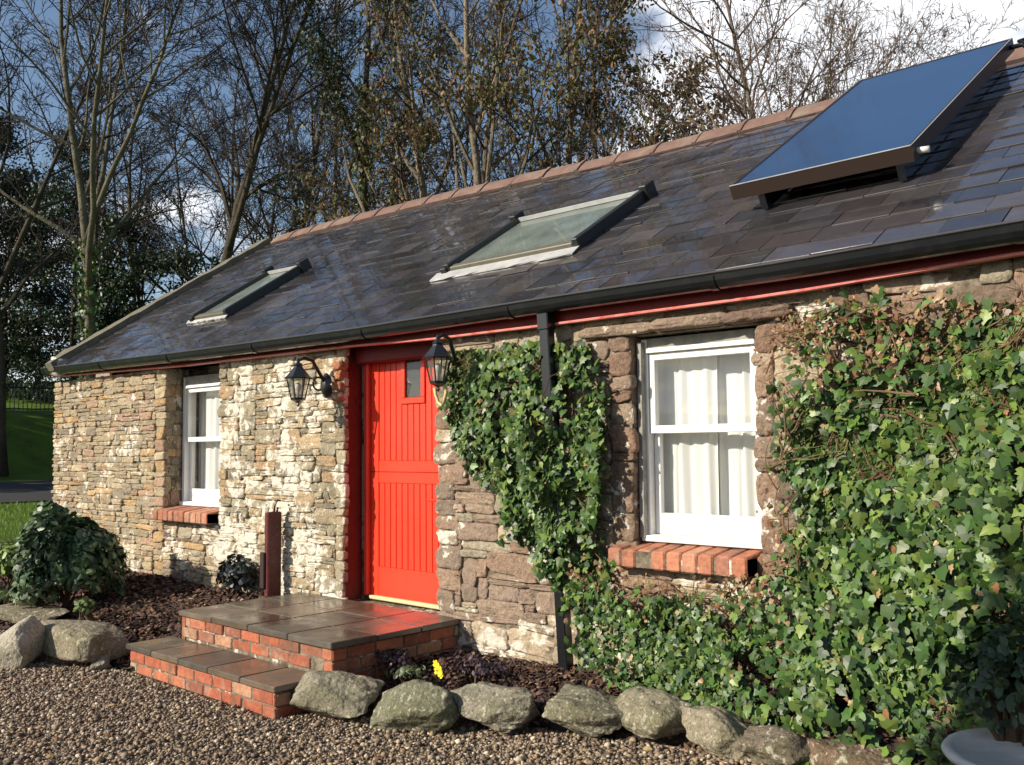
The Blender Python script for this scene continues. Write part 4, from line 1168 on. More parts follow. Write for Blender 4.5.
litter('leaf_litter', 9000, (-4.55, -0.9), (-0.97, -0.03), (0.02, 0.055), 4, hright)
def grass_blades():
    rg = np.random.default_rng(77)
    n = 16000
    x = rg.uniform(-25.1, -12.6, n); y = rg.uniform(-2.0, 6.5, n)
    z = gz(x, y) + 0.02
    c = np.array([(0.12, 0.22, 0.02), (0.16, 0.26, 0.03), (0.09, 0.17, 0.015), (0.17, 0.22, 0.05)])[rg.integers(0, 4, n)] * rg.uniform(0.7, 1.2, (n, 1))
    nr = np.stack([rg.normal(0, 1, n), rg.normal(0, 1, n), rg.normal(0, 0.3, n)], 1)
    blade = np.array([(-0.06, 0), (0.06, 0), (0.05, 0.5), (0.0, 1.0), (-0.05, 0.5)])
    struct(leaf_cloud('grass_blades', np.stack([x, y, z], 1), nr, rg.uniform(0.05, 0.13, n), c, blade, M['leaf'], None, rg, down=np.tile([0, 0, 1.0], (n, 1)), spin=0.3), 'stuff')
grass_blades()
# stray leaves blown over the gravel
def stray():
    rg = np.random.default_rng(78)
    n = 260
    x = rg.uniform(-9, -1.5, n); y = rg.uniform(-3.2, -0.7, n)
    k = keepg(x, y); x, y = x[k], y[k]; n = len(x)
    c = np.array([(0.20, 0.10, 0.04), (0.28, 0.17, 0.07), (0.12, 0.06, 0.03), (0.30, 0.22, 0.10)])[rg.integers(0, 4, n)] * rg.uniform(0.6, 1.2, (n, 1))
    nr = np.stack([rg.normal(0, 0.35, n), rg.normal(0, 0.35, n), np.ones(n)], 1)
    struct(leaf_cloud('leaf_litter', np.stack([x, y, gz(x, y) + 0.018], 1), nr, rg.uniform(0.02, 0.055, n), c, OVAL, M['mulch'], None, rg, down=rg.normal(0, 1, (n, 3)), fold=0.4, curl=0.4), 'stuff')
stray()
def pip(poly, x, y):
    poly = np.asarray(poly); ins = np.zeros(len(x), bool)
    j = len(poly) - 1
    for i in range(len(poly)):
        xi, yi = poly[i]; xj, yj = poly[j]
        c = ((yi > y) != (yj > y)) & (x < (xj - xi) * (y - yi) / (yj - yi + 1e-12) + xi)
        ins ^= c; j = i
    return ins
GREENS = np.array([(0.062, 0.120, 0.022), (0.042, 0.090, 0.020), (0.090, 0.150, 0.028), (0.032, 0.068, 0.018), (0.125, 0.172, 0.036), (0.055, 0.100, 0.030)])
DEAD = np.array([(0.22, 0.11, 0.05), (0.30, 0.18, 0.09), (0.16, 0.08, 0.04), (0.34, 0.24, 0.12)])

IVY_L = [(-4.55, 2.14), (-4.29, 2.17), (-3.81, 2.13), (-3.45, 2.04), (-3.29, 1.85), (-3.27, 1.61), (-3.31, 1.36), (-3.29, 1.07), (-3.34, 0.93), (-3.30, 0.80), (-3.39, 0.61), (-3.57, 0.50), (-3.64, 0.62), (-3.73, 0.76), (-3.78, 0.86), (-3.96, 0.99), (-4.17, 1.19), (-4.43, 1.37), (-4.59, 1.6), (-4.60, 1.91)]
IVY_R = [(-3.40, 0.66), (-3.34, 0.80), (-3.16, 0.79), (-2.86, 0.78), (-2.59, 0.78), (-2.30, 0.80), (-2.16, 0.94), (-2.19, 1.22), (-2.24, 1.47), (-2.19, 1.71), (-2.29, 1.91), (-2.25, 2.11), (-2.06, 2.17), (-1.58, 2.16), (-1.06, 2.17), (0.3, 2.2), (0.3, 0.05), (-1.14, 0.10), (-1.5, 0.09), (-1.69, 0.10), (-1.96, 0.12), (-2.26, 0.15), (-2.48, 0.18), (-2.83, 0.23), (-3.02, 0.28), (-3.13, 0.40), (-3.28, 0.55)]
def ivy_y_left(z, x=0): return -0.09 - 0.05 * np.sin(np.clip(z / 2.2, 0, 1) * np.pi)
def ivy_y_right(z, x=0): return -0.12 - 0.54 * np.clip((1.3 - z) / 1.2, 0, 1) ** 1.5
def ivy(name, poly, yf, n, size, seed, label, ragged=0.05, deadfun=None, sizefun=None, pipe=False):
    rg = np.random.default_rng(seed)
    P = np.array(poly)
    lo, hi = P.min(0), P.max(0)
    m_ = int(n * 1.0)
    x = rg.uniform(lo[0], hi[0], m_ * 3); z = rg.uniform(lo[1], hi[1], m_ * 3)
    # ragged outline: test a jittered copy
    jx = vnoise(np.stack([x, z, 0 * x], 1), seed, 9) * ragged + rg.normal(0, ragged * 0.5, len(x)); jz = vnoise(np.stack([x, z, 0 * x + 3], 1), seed + 5, 9) * ragged + rg.normal(0, ragged * 0.5, len(x))
    k = pip(poly, x + jx, z + jz)
    x, z = x[k][:n], z[k][:n]
    n = len(x)
    lump = vnoise(np.stack([x, z, 0 * x], 1), seed + 2, 5.5)
    lump2 = vnoise(np.stack([x, z, 0 * x], 1), seed + 3, 15)
    layer = rg.random(n)
    gap = (lump2 + 0.6 * lump) < -0.42
    y = yf(z) + 0.055 * lump + 0.055 * lump2 + rg.uniform(-0.05, 0.10, n) * (layer ** 1.2)
    y = np.minimum(y, -0.045)
    if pipe: y = y - 0.13 * np.clip(1 - np.abs(x + 3.66 + 0.05 * (z - 1)) / 0.16, 0, 1) ** 0.5 * sstep(1.85, 1.6, z) * sstep(0.55, 0.7, z)
    keep = ~gap | (layer > 0.75)
    x, y, z, lump, layer = x[keep], y[keep], z[keep], lump[keep], layer[keep]; n = len(x)
    pos = np.stack([x, y, z], 1)
    nrm = np.stack([rg.normal(0.0, 0.55, n), -np.ones(n), rg.normal(0.32, 0.5, n)], 1)
    sz = rg.uniform(*size, n) * (sizefun(x, z) if sizefun is not None else 1.0)
    c = GREENS[rg.integers(0, len(GREENS), n)] * rg.uniform(0.55, 1.5, (n, 1)) 
    dead = rg.random(n) < (deadfun(x, z) if deadfun is not None else 0.025)
    sz[dead] *= 0.62
    c[dead] = DEAD[rg.integers(0, 4, dead.sum())] * rg.uniform(0.7, 1.2, (dead.sum(), 1))
    t = thing(name, label, 'ivy', (float(x.mean()), 0, 0))
    leaf_o = leaf_cloud('leaves', pos, nrm, sz, c, IVY, M['ivy'], t, rg)
    leaf_o.location = (-t.location[0], 0, 0)
    # stems against the wall
    st = MB()
    for i in range(int(n / 9)):
        k = rg.integers(n)
        p = np.array([x[k], (-0.035 if not (dead[k] and z[k] > 1.65 or x[k] < -2.1 and x[k] > -2.4 and z[k] > 0.85) else min(y[k] - 0.005, -0.04)) - rg.uniform(0, 0.03), z[k]])
        pts = [p]
        d = np.array([rg.normal(0, 0.6), 0, rg.uniform(0.2, 1)])
        for _ in range(5):
            d = d + np.array([rg.normal(0, 0.35), 0, rg.normal(0, 0.2)])
            q = pts[-1] + d / (np.linalg.norm(d) + 1e-6) * rg.uniform(0.03, 0.07)
            q[1] = min(q[1] + rg.normal(0, 0.012), -0.03)
            pts.append(q)
        if not pip(poly, np.array([pts[-1][0]]), np.array([pts[-1][2]]))[0]: continue
        cc = np.array([(0.16, 0.09, 0.05), (0.10, 0.06, 0.035), (0.22, 0.15, 0.085)][rg.integers(3)])
        st.tube(pts, np.linspace(0.0045, 0.0015, 6) * rg.uniform(0.5, 1.4), 4, (*cc.tolist(), 1), cap=False)
    o = st.build('stems', M['twig'], t); o.location = (-t.location[0], 0, 0)
    return t
ivy('climbing_ivy', IVY_L, ivy_y_left, 6800, (0.026, 0.064), 41, 'ivy patch climbing over the downpipe between the right lantern and the big window', pipe=True)
def dead_r(x, z):
    a = np.clip((z - (1.70 + 0.10 * np.sin(x * 5) - 0.12 * (x > -1.5) * 0 )) / 0.2, 0, 1) * np.clip((-1.3 - x) / 0.3, 0.10, 1)
    a = np.maximum(a, 0.9 * np.clip((z - 1.86 - 0.06 * np.sin(x * 9)) / 0.12, 0, 1) * (x < -0.95))
    edge = np.clip((-2.08 - x) / 0.12, 0, 1) * (z > 0.75) * 0.45
    sill = (z > 0.70) * (x < -2.2) * 0.35
    return 0.03 + 0.66 * a + edge + sill
ivy('climbing_ivy', IVY_R, ivy_y_right, 27000, (0.026, 0.074), 42, 'large ivy mass covering the wall right of and beneath the big window', deadfun=dead_r,
    sizefun=lambda x, z: 0.72 + 0.38 * sstep(-2.3, -1.7, x) - 0.2 * sstep(1.75, 2.0, z) * (x < -1.3))

# ------------------------------------------------------------------ bushes and small plants
def bush(name, loc, rad, n, size, seed, label, cat, greens, rng_flat=0.0, group=None, stemcol=(0.08, 0.05, 0.03), shape=OVAL, matl='evergreen', bumpy=0.22):
    rg = np.random.default_rng(seed)
    t = thing(name, label, cat, loc, group)
    d = rg.normal(0, 1, (n, 3)); d /= np.linalg.norm(d, axis=1)[:, None]
    d[:, 2] = np.where(d[:, 2] < -0.35, -d[:, 2], d[:, 2])
    r = (1 - 0.45 * rg.random(n) ** 1.8) * (1 + bumpy * vnoise(d, seed, 3.4) + 0.12 * vnoise(d, seed + 1, 8))
    p = d * r[:, None] * np.array(rad) + np.array([0, 0, rad[2] * (0.62 if name == 'round_bush' else 0.86)])
    nr = d + rg.normal(0, 0.5, (n, 3)) + np.array([0, 0, 0.3])
    c = np.array(greens)[rg.integers(0, len(greens), n)] * rg.uniform(0.6, 1.35, (n, 1))
    leaf_cloud('foliage', p, nr, rg.uniform(*size, n), c, shape, M[matl], t, rg, spin=0.6, down=d + np.array([0, 0, -0.6]))
    st = MB()
    for i in range(14):
        k = rg.integers(n)
        st.tube([(rg.normal(0, 0.03), rg.normal(0, 0.03), -0.05), p[k] * np.array([0.4, 0.4, 0.4]) + rg.normal(0, 0.02, 3), p[k] * 0.8], [0.012, 0.008, 0.004], 5, (*stemcol, 1))
    st.build('stems', M['twig'], t)
    return t
BG = [(0.036, 0.075, 0.032), (0.055, 0.105, 0.045), (0.026, 0.056, 0.026), (0.075, 0.125, 0.058), (0.15, 0.20, 0.10)]
bush('round_bush', (-8.55, -0.95, 0.15), (0.41, 0.38, 0.53), 3600, (0.06, 0.10), 51, 'rounded dark evergreen bush in front of the left end of the stone wall', 'bush', BG)
bush('leafy_plant', (-9.75, -0.95, 0.20), (0.26, 0.26, 0.22), 500, (0.06, 0.11), 52, 'yellow-green leafy plant at the left edge beside the round bush', 'plant', [(0.16, 0.24, 0.05), (0.12, 0.19, 0.04), (0.20, 0.26, 0.07)])
bush('leafy_plant', (-8.70, -1.18, 0.13), (0.26, 0.20, 0.12), 300, (0.05, 0.09), 53, 'low pale green plant in front of the round bush', 'plant', [(0.14, 0.19, 0.09), (0.10, 0.14, 0.06), (0.22, 0.25, 0.13)])
bush('leafy_plant', (-7.80, -1.12, 0.16), (0.09, 0.08, 0.08), 90, (0.03, 0.06), 54, 'tiny bright green seedling in the mulch right of the round bush', 'plant', [(0.16, 0.22, 0.08), (0.1, 0.16, 0.05)])
bush('leafy_plant', (-9.45, -1.28, 0.10), (0.32, 0.16, 0.09), 220, (0.04, 0.08), 58, 'ground-hugging green plant behind the thin flat slab', 'plant', [(0.08, 0.13, 0.04), (0.12, 0.17, 0.06)])
bush('shadow_shrub', (-7.10, -0.17, 0.24), (0.22, 0.13, 0.19), 480, (0.04, 0.075), 55, 'small dark shrub added for the bush shadow on the wall left of the maroon post', 'shrub', [(0.016, 0.024, 0.022), (0.024, 0.032, 0.028), (0.012, 0.016, 0.018)])  # near-black leaves stand in for the bush's shadow on the wall
PUR = [(0.05, 0.028, 0.042), (0.075, 0.045, 0.062), (0.04, 0.025, 0.026), (0.10, 0.075, 0.085)]
bush('heather', (-4.52, -0.62, 0.11), (0.15, 0.12, 0.09), 420, (0.02, 0.04), 56, 'purple heather clump in the shade under the doorstep side', 'heather', PUR, bumpy=0.3)
bush('heather', (-3.92, -0.48, 0.13), (0.22, 0.12, 0.08), 520, (0.02, 0.04), 57, 'purple heather clump against the wall right of the yellow flower', 'heather', PUR, bumpy=0.3)
bush('leafy_plant', (-4.3, -0.72, 0.12), (0.12, 0.08, 0.05), 160, (0.02, 0.04), 59, 'low green sprigs between the yellow flower and the left heather', 'plant', [(0.10, 0.13, 0.06), (0.06, 0.09, 0.04)])
fl = thing('yellow_flower', 'small yellow flower behind the peaked boulder', 'flower', (-4.07, -0.68, 0.185))
fl.scale = (0.72, 0.72, 0.72)
rg = np.random.default_rng(60)
sm_ = MB()
for i in range(6): sm_.tube([(rg.normal(0, 0.012), rg.normal(0, 0.012), -0.05), (rg.normal(0, 0.03), rg.normal(0, 0.02), 0.05)], 0.003, 4, (0.06, 0.12, 0.03, 1))
sm_.build('stem', M['twig'], fl)
pe = MB()
for i in range(6):
    c0 = np.array([rg.normal(0, 0.032), rg.normal(-0.01, 0.02), 0.055 + rg.normal(0, 0.018)])
    for k in range(5):
        a = k * 1.2566 + i
        u_ = np.array([math.cos(a), -0.25, math.sin(a)]); w_ = np.array([-math.sin(a), 0.1, math.cos(a)])
        pts = [c0, c0 + 0.018 * u_ + 0.014 * w_, c0 + 0.032 * u_ + 0.010 * w_, c0 + 0.034 * u_ - 0.010 * w_, c0 + 0.018 * u_ - 0.014 * w_]
        pe.add(pts, [(0, 1, 2, 3, 4)])
pe.build('petals', M['petal'], fl)

# ------------------------------------------------------------------ planter
pl = thing('planter', 'round rusty planter with a pale metal rim in the bottom right corner', 'planter', (-0.86, -1.02, float(gz(-0.88, -1.03))))
pl.scale = (1.16, 1.16, 1.12)
pb = MB(); pb.lathe([(0.14, 0.0), (0.17, 0.02), (0.20, 0.12), (0.225, 0.255), (0.215, 0.255), (0.19, 0.16), (0.05, 0.15)], k=32); pb.build('pot', M['rustpot'], pl, True)
pb = MB(); pb.lathe([(0.222, 0.250), (0.245, 0.254), (0.252, 0.266), (0.244, 0.278), (0.222, 0.276), (0.214, 0.264)], k=40); pb.build('rim', M['zinc'], pl, True)
pb = MB(); pb.lathe([(0.01, 0.225), (0.212, 0.20), (0.2, 0.15)], k=24); pb.build('soil', M['soil'], pl)
bush('potted_shrub', (-0.98, -0.88, float(gz(-1, -1)) + 0.27), (0.20, 0.16, 0.22), 800, (0.03, 0.055), 61, 'dark small-leaved shrub growing in the round planter', 'shrub',
     [(0.020, 0.045, 0.016), (0.03, 0.055, 0.02), (0.015, 0.03, 0.014)], bumpy=0.35)

# ------------------------------------------------------------------ trees
def make_tree(rng, H, r0, nlimb=10, start=0.35, sub=(6, 5, 4), spread=1.0, wob=0.10, up=0.25, fork=False, twig_r=0.006, lean=(0, 0)):
    """returns list of (level, pts, radii) and twig tips"""
    lines, tips = [], []
    def path(p, d, L, r, r1, n, w, trop):
        pts = [p]; d = d / np.linalg.norm(d)
        for i in range(n):
            d = d + rng.normal(0, w, 3) + np.array([0, 0, trop])
            d /= np.linalg.norm(d)
            pts.append(pts[-1] + d * L / n)
        return np.array(pts), np.linspace(r, r1, n + 1)
    def side(d, ang, az=None):
        d = d / np.linalg.norm(d)
        ref = np.array([0, 0, 1.0]) if abs(d[2]) < 0.9 else np.array([1.0, 0, 0])
        a = np.cross(d, ref); a /= np.linalg.norm(a); b = np.cross(d, a)
        th_ = rng.uniform(0, 6.283) if az is None else az
        return d * math.cos(ang) + (a * math.cos(th_) + b * math.sin(th_)) * math.sin(ang)
    def grow(lv, pts, rad, L):
        if lv > len(sub): return
        n = nlimb if lv == 0 else sub[lv - 1]
        m_ = len(pts)
        for i in range(n):
            f = (start if lv == 0 else 0.2) + (1 - (start if lv == 0 else 0.2)) * (i + rng.uniform(0, 1)) / n
            k = min(int(f * (m_ - 1)), m_ - 2); t = f * (m_ - 1) - k
            p = pts[k] * (1 - t) + pts[k + 1] * t
            d = pts[k + 1] - pts[k]
            rr = rad[k] * (1 - t) + rad[k + 1] * t
            ang = rng.uniform(0.45, 0.95) * spread if lv == 0 else rng.uniform(0.4, 1.0)
            nd = side(d, ang, az=i * 2.4 + rng.normal(0, 0.5) if lv == 0 else None)
            l2 = (L * (0.55 if lv == 0 else 0.5) * (1.15 - 0.65 * f)) * rng.uniform(0.7, 1.2)
            r2 = max(min(rr * 0.62, rad[0] * 0.5), twig_r)
            q, qr = path(p, nd, l2, r2, max(r2 * 0.25, twig_r * 0.7), 6 if lv < 2 else (4 if lv == 2 else 3), wob * (1.2 if lv else 1), up * (0.5 if lv == 0 else 0.35) * 0.3)
            lines.append((lv + 1, q, qr))
            if lv + 1 >= len(sub): tips.append(q)
            grow(lv + 1, q, qr, l2)
    pts, rad = path(np.zeros(3), np.array([lean[0], lean[1], 1.0]), H, r0, r0 * 0.14, 12, wob * 0.5, 0.05)
    rad[0] *= 1.3
    lines.append((0, pts, rad))
    if fork:
        for _ in range(fork):
            k = rng.integers(4, 6)
            q, qr = path(pts[k], side(pts[k + 1] - pts[k], rng.uniform(0.35, 0.6)), H * (1 - k / 12) * 0.95, rad[k] * 0.75, r0 * 0.1, 9, wob * 0.6, 0.06)
            lines.append((0, q, qr)); grow(0, q, qr, H * 0.6)
    grow(0, pts, rad, H * 0.62)
    return lines, tips
def tree_meshes(lines, col, tcol):
    trunk, crown = MB(), MB()
    for lv, p, r in lines:
        if lv <= 0: trunk.tube(p, r, 9, (*col, 1))
        elif lv == 1: crown.tube(p, r, 6, (*(np.array(col) * 0.9).tolist(), 1), cap=False)
        else: crown.tube(p, r, 4 if lv == 2 else 3, (*tcol, 1), cap=False)
    return trunk, crown
def place_at(px, d):
    """ground spot on the bearing of column px, d metres ahead"""
    v = F + Rt2 * ((px - 512) / 940.0) - Up2 * ((440 - 382.5) / 940.0)
    x, y = CAMLOC.x + v.x * d, CAMLOC.y + v.y * d
    return (x, y, float(gz(x, y)) - 0.05)
def tree(spot, H, r0, seed, label, name='bare_tree', leaves=None, col=(0.075, 0.062, 0.045), tcol=(0.045, 0.034, 0.028), group='trees behind the cottage', ivy_to=0, **k):
    rg = np.random.default_rng(seed)
    lines, tips = make_tree(rg, H, r0, **k)
    t = thing(name, label, 'tree', spot, group)
    tr, cr_ = tree_meshes(lines, col, tcol)
    tr.build('trunk', M['bark'], t, True); cr_.build('crown', M['bark'], t)
    if leaves:
        n, size, pal, hang, zmin = leaves
        allp = np.concatenate([q[1:] for q in tips])
        allp = allp[allp[:, 2] > zmin * H]
        clump = vnoise(allp, seed, 1.3)
        allp = allp[clump > 0.0]
        base = allp[rg.integers(0, len(allp), n)] + rg.normal(0, size[1] * 1.1, (n, 3))
        c = np.array(pal)[rg.integers(0, len(pal), n)] * rg.uniform(0.6, 1.3, (n, 1))
        leaf_cloud('foliage', base, rg.normal(0, 1, (n, 3)) + np.array([0, -0.6, 0.1]), rg.uniform(*size, n), c, OVAL, M['leaf'], t, rg, spin=0.5 if hang else 1.0)
    if ivy_to:
        pts = lines[0][1]; rad = lines[0][2]
        n = int(2200 * ivy_to)
        f = rg.uniform(0, ivy_to, n) * 12
        k_ = np.minimum(f.astype(int), 11); tt = (f - k_)[:, None]
        cpt = pts[k_] * (1 - tt) + pts[k_ + 1] * tt
        a = rg.uniform(0, 6.283, n)
        dr = np.stack([np.cos(a), np.sin(a), 0 * a], 1)
        p = cpt + dr * (rad[k_] * 1.1 + rg.uniform(0, 0.25, n))[:, None]
        c = GREENS[rg.integers(0, 6, n)] * rg.uniform(0.5, 1.2, (n, 1))
        leaf_cloud('trunk_ivy', p, dr + rg.normal(0, 0.4, (n, 3)), rg.uniform(0.07, 0.13, n), c, IVY, M['evergreen'], t, rg)
    return t
BARK1, BARK2 = (0.08, 0.065, 0.048), (0.06, 0.05, 0.038)
# large bare trees, left half
tree(place_at(100, 24), 16, 0.16, 101, 'bare tree with a pale ivy-clad trunk rising at the left gable end', col=(0.14, 0.125, 0.085), fork=3, nlimb=13, start=0.36, ivy_to=0.42, sub=(7, 6, 4), twig_r=0.008)
tree(place_at(190, 26), 17, 0.21, 102, 'thick bare tree with a long limb leaning right, second from the left gable', fork=2, nlimb=13, start=0.36, ivy_to=0.3, sub=(7, 6, 4), twig_r=0.008)
tree(place_at(2, 30), 17, 0.18, 103, 'tall bare tree at the extreme left edge of the photo', nlimb=15, start=0.28, sub=(7, 6, 4), twig_r=0.009, fork=1)
tree(place_at(276, 28), 17, 0.14, 104, 'slim bare tree behind the upper end of the left roof verge', nlimb=16, start=0.26, sub=(7, 6, 4), twig_r=0.008)
tree(place_at(312, 32), 18, 0.14, 105, 'slim bare tree just left of the dark ivy-clad trunk', nlimb=16, start=0.24, sub=(7, 6, 4), twig_r=0.009, fork=1)
# ivy-clad dark column
tree(place_at(352, 23), 14, 0.20, 106, 'dark tree with its trunk thickly clad in ivy above the roof ridge', nlimb=12, start=0.35, sub=(6, 5, 4), ivy_to=0.75, twig_r=0.007,
     leaves=(6500, (0.07, 0.13), [(0.018, 0.032, 0.012), (0.03, 0.045, 0.018), (0.05, 0.055, 0.02)], False, 0.2), name='ivy_clad_tree')
BR = [(0.17, 0.085, 0.032), (0.12, 0.062, 0.026), (0.24, 0.13, 0.05), (0.09, 0.08, 0.028), (0.11, 0.12, 0.040), (0.08, 0.05, 0.026), (0.13, 0.14, 0.045), (0.07, 0.085, 0.03)]
for (px, d, H, r0, seed, lab, n) in ((432, 20, 14, 0.15, 111, 'brown-leaved tree right of the dark ivy-clad trunk', 5200),
                                     (488, 18, 14, 0.14, 112, 'tallest brown-leaved tree, above the middle of the roof', 6500),
                                     (548, 19, 13, 0.13, 113, 'brown-leaved tree above the wider skylight, tallest but one', 6500),
                                     (600, 23, 14, 0.13, 114, 'thinner brown-leaved tree right of the dense brown crowns', 4200)):
    tree(place_at(px, d), H, r0, seed, lab, 'brown_leaved_tree', leaves=(int(n * 1.3), (0.06, 0.125), BR, True, 0.22), nlimb=17, start=0.18, sub=(7, 5, 4), spread=0.75, twig_r=0.006, col=(0.20, 0.165, 0.12))
for (px, d, H, r0, seed, lab, n) in ((637, 17, 8.2, 0.07, 115, 'small sparse brown-leaved tree against the white cloud', 1700),
                                     (672, 17, 7.4, 0.06, 116, 'small thin tree with few brown leaves left of the solar panel tree', 1000)):
    tree(place_at(px, d), H, r0, seed, lab, 'sparse_leaved_tree', leaves=(int(n * 1.5), (0.06, 0.12), BR, True, 0.3), nlimb=18, start=0.25, sub=(6, 5, 3), spread=0.7, twig_r=0.006)
tree(place_at(800, 14), 10.5, 0.075, 121, 'bare budding tree with an upright stem behind the solar panel', 'budding_tree', nlimb=42, start=0.30, sub=(8, 5, 3), spread=1.2, twig_r=0.0042, up=0.5,
     leaves=(900, (0.03, 0.06), [(0.16, 0.08, 0.04), (0.10, 0.055, 0.03)], False, 0.3), col=(0.20, 0.15, 0.11), tcol=(0.12, 0.075, 0.05))
tree(place_at(850, 15.5), 8.3, 0.05, 122, 'multi-stemmed bare shrubby tree directly above the solar panel', 'budding_tree', nlimb=15, start=0.2, sub=(7, 5, 3), spread=0.8, twig_r=0.0042, fork=4,
     leaves=(500, (0.03, 0.06), [(0.14, 0.07, 0.04), (0.10, 0.055, 0.03)], False, 0.3), col=(0.18, 0.15, 0.09), tcol=(0.13, 0.085, 0.05))
tree(place_at(716, 18), 9.0, 0.07, 123, 'bare arching tree left of the solar panel', 'budding_tree', nlimb=22, start=0.25, sub=(7, 5, 3), spread=1.2, twig_r=0.0046,
     leaves=(500, (0.04, 0.08), [(0.12, 0.07, 0.04), (0.08, 0.05, 0.03)], False, 0.3))
# filler trunks farther back: three moulds copied with their parts
moulds = []
for i in range(3):
    t = tree((0, 0, 0), 17, 0.14, 130 + i, '', nlimb=18, start=0.18, sub=(7, 6, 4), twig_r=0.011, group='bare trees far behind')
    moulds.append(t)
fill = [(85, 37, 0), (150, 38, 1), (232, 36, 2), (335, 38, 0), (262, 48, 1), (455, 36, 2), (520, 34, 0), (122, 50, 2), (380, 46, 2), (205, 54, 1)]
used = set()
for i, (px, d, k) in enumerate(fill):
    if k not in used:
        t = moulds[k]; used.add(k)
    else:
        t = moulds[k].copy(); COL.objects.link(t)
        for ch in moulds[k].children:
            c = ch.copy(); COL.objects.link(c); c.parent = t
    t.location = place_at(px, d); t.rotation_euler = (0, 0, i * 1.7); t.scale = (1, 1, 0.9 + 0.04 * (i % 6))
    t['label'] = 'thin bare tree standing in the far rank of trees behind the cottage'
    t['group'] = 'bare trees far behind'; t['category'] = 'tree'
# evergreens, lower left
def evergreen(spot, H, rad, n, size, seed, label, pal, layers=7, group='evergreens left of the cottage'):
    if seed < 160: n, size, layers = int(n * 2.4), (size[0] * 0.6, size[1] * 0.6), 11
    rg = np.random.default_rng(seed)
    t = thing('evergreen_tree', label, 'tree', spot, group)
    tr = MB(); tr.tube([(0, 0, -0.1), (0.1, 0, H * 0.4), (0, 0.1, H * 0.8)], [0.16, 0.11, 0.03], 8, (*BARK2, 1))
    P, N_ = [], []
    nb_ = layers * 8
    for i in range(nb_):
        f = rg.uniform(0.04, 1)
        r = rad * (1 - 0.75 * f ** 1.6) * rg.uniform(0.6, 1.1)
        a = rg.uniform(0, 6.283)
        e = np.array([math.cos(a) * r, math.sin(a) * r, H * f - 0.15 * r])
        tr.tube([(0, 0, H * f * 0.92), e * np.array([0.5, 0.5, 1]) + np.array([0, 0, 0.05 * r]), e], [0.04, 0.025, 0.01], 5, (*BARK2, 1))
        m_ = n // nb_
        q = e * (1 - 0.4 * rg.random((m_, 1)) * np.array([1, 1, 0])) + rg.normal(0, 1, (m_, 3)) * np.array([0.33, 0.33, 0.20]) * (0.35 + rad * 0.20)
        P.append(q); N_.append(rg.normal(0, 0.7, (m_, 3)) + np.array([math.cos(a) * 0.5, math.sin(a) * 0.5, 0.6]))
    P, N_ = np.concatenate(P), np.concatenate(N_)
    c = np.array(pal)[rg.integers(0, len(pal), len(P))] * rg.uniform(0.6, 1.3, (len(P), 1))
    tr.build('trunk', M['bark'], t, True)
    leaf_cloud('crown', P, N_, rg.uniform(*size, len(P)), c, OVAL, M['evergreen'], t, rg, spin=0.8)
    return t
EV = [(0.018, 0.038, 0.012), (0.028, 0.052, 0.016), (0.012, 0.026, 0.010), (0.045, 0.07, 0.02)]
EV2 = [(0.012, 0.02, 0.008), (0.02, 0.03, 0.012), (0.008, 0.014, 0.006)]
evergreen(place_at(70, 43), 12.5, 3.8, 7500, (0.16, 0.32), 141, 'broad green evergreen behind the fence, its top catching the sun', EV)
evergreen(place_at(2, 45), 11.5, 4.2, 7000, (0.18, 0.34), 142, 'dark evergreen at the far left edge above the iron fence', EV2)
evergreen(place_at(130, 37), 8.2, 3.2, 5000, (0.16, 0.30), 143, 'low evergreen behind the lower part of the roof verge', EV)
evergreen(place_at(180, 36), 7.6, 3.0, 4500, (0.16, 0.30), 144, 'low evergreen second from left along the roof verge', EV)
evergreen(place_at(235, 34), 7.6, 2.7, 4500, (0.16, 0.30), 145, 'low evergreen below the slim bare trees', EV)
evergreen(place_at(36, 48), 11, 4.2, 6500, (0.18, 0.34), 146, 'dark evergreen between the two tall ones at the left', EV2)
evergreen(place_at(-18, 47), 14, 4.6, 8000, (0.18, 0.34), 151, 'tallest dark evergreen, half cut off by the left edge', EV2)
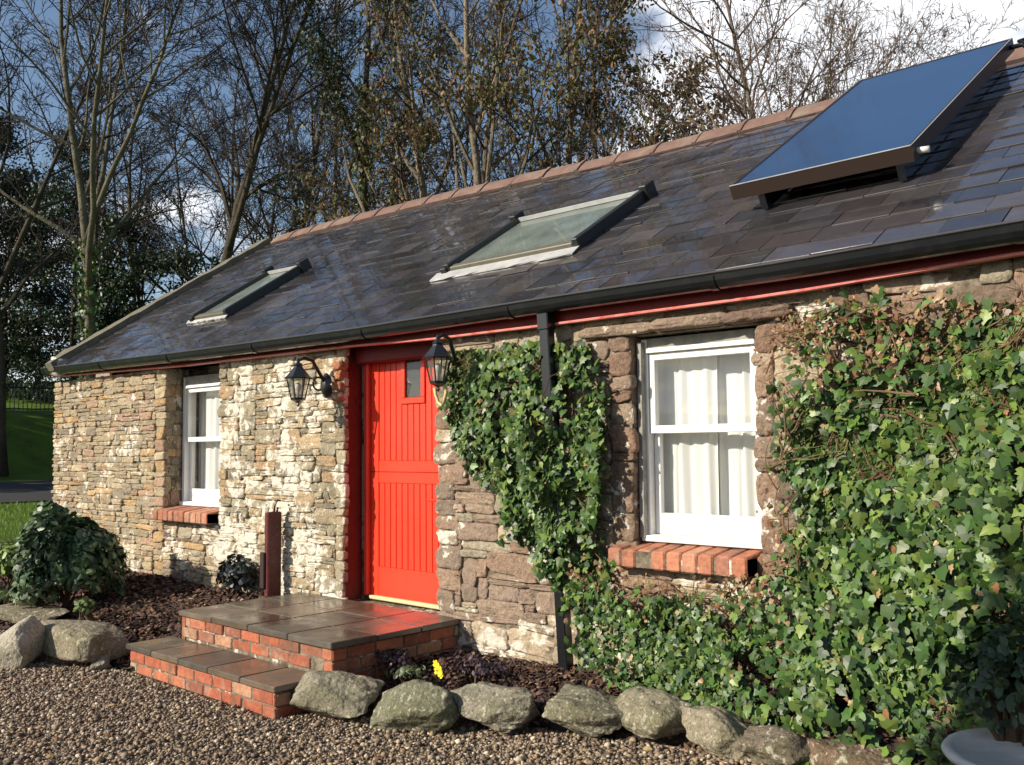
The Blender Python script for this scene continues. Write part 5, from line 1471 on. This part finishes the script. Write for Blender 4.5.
evergreen(place_at(300, 34), 6.6, 2.2, 4000, (0.16, 0.30), 147, 'evergreen just left of the ivy-clad trunk', EV)
evergreen(place_at(372, 30), 7.0, 2.0, 4000, (0.16, 0.28), 148, 'dark evergreen right of the ivy-clad trunk', EV2)
evergreen(place_at(470, 26), 5.6, 1.8, 2600, (0.12, 0.24), 149, 'low green shrub under the brown-leaved trees at the ridge', EV)
bush('autumn_bush', (lambda p: (p[0], p[1], p[2] + 2.6))(place_at(157, 30)), (0.9, 0.9, 1.2), 700, (0.12, 0.22), 150, 'orange autumn bush glimpsed behind the roof verge', 'bush', [(0.40, 0.16, 0.03), (0.30, 0.13, 0.03), (0.12, 0.10, 0.03)], matl='leaf')
# unseen tall evergreens, added left of the frame to shade the bank
for i, (x, y, H) in enumerate(((-40, -3.5, 12), (-36, -6.5, 11), (-44, 0.5, 12), (-42, -7, 13), (-47, -3, 13))):
    evergreen((x, y, float(gz(x, y))), H, 4.0, 6000, (0.35, 0.6), 160 + i, 'unseen tall dark evergreen added left of the view to shade the lawn bank', EV2, group='unseen evergreens added to shade the bank')
# ------------------------------------------------------------------ iron fence on the bank
fe = thing('iron_fence', 'dark iron railing fence on the bank at the far left', 'fence', (-38.5, 0, 0))
fm = MB(); ft = []
for y in np.arange(-4, 16, 0.16):
    z = float(gz(-38.5, y))
    fm.tube([(0, y, z), (0, y, z + 1.0)], 0.018, 5, cap=False)
for zz in (0.12, 0.95):
    pts = [(0, y, float(gz(-38.5, y)) + zz) for y in np.linspace(-4, 16, 24)]
    fm.tube(pts, 0.03, 5)
fm.build('railing_panel', M['iron'], fe)
for y in np.arange(-4, 16.1, 2.5):
    p2 = MB(); z = float(gz(-38.5, y)); p2.box((-0.03, y - 0.03, z - 0.1), (0.03, y + 0.03, z + 1.05)); p2.build('post', M['iron'], fe)
# an unseen yew, added outside the frame to shade the planter corner
bush('shade_yew', (-3.22, -5.30, 0.0), (0.75, 0.6, 1.9), 7000, (0.08, 0.14), 170, 'unseen yew added left of the view to shade the planter', 'shrub', EV2)
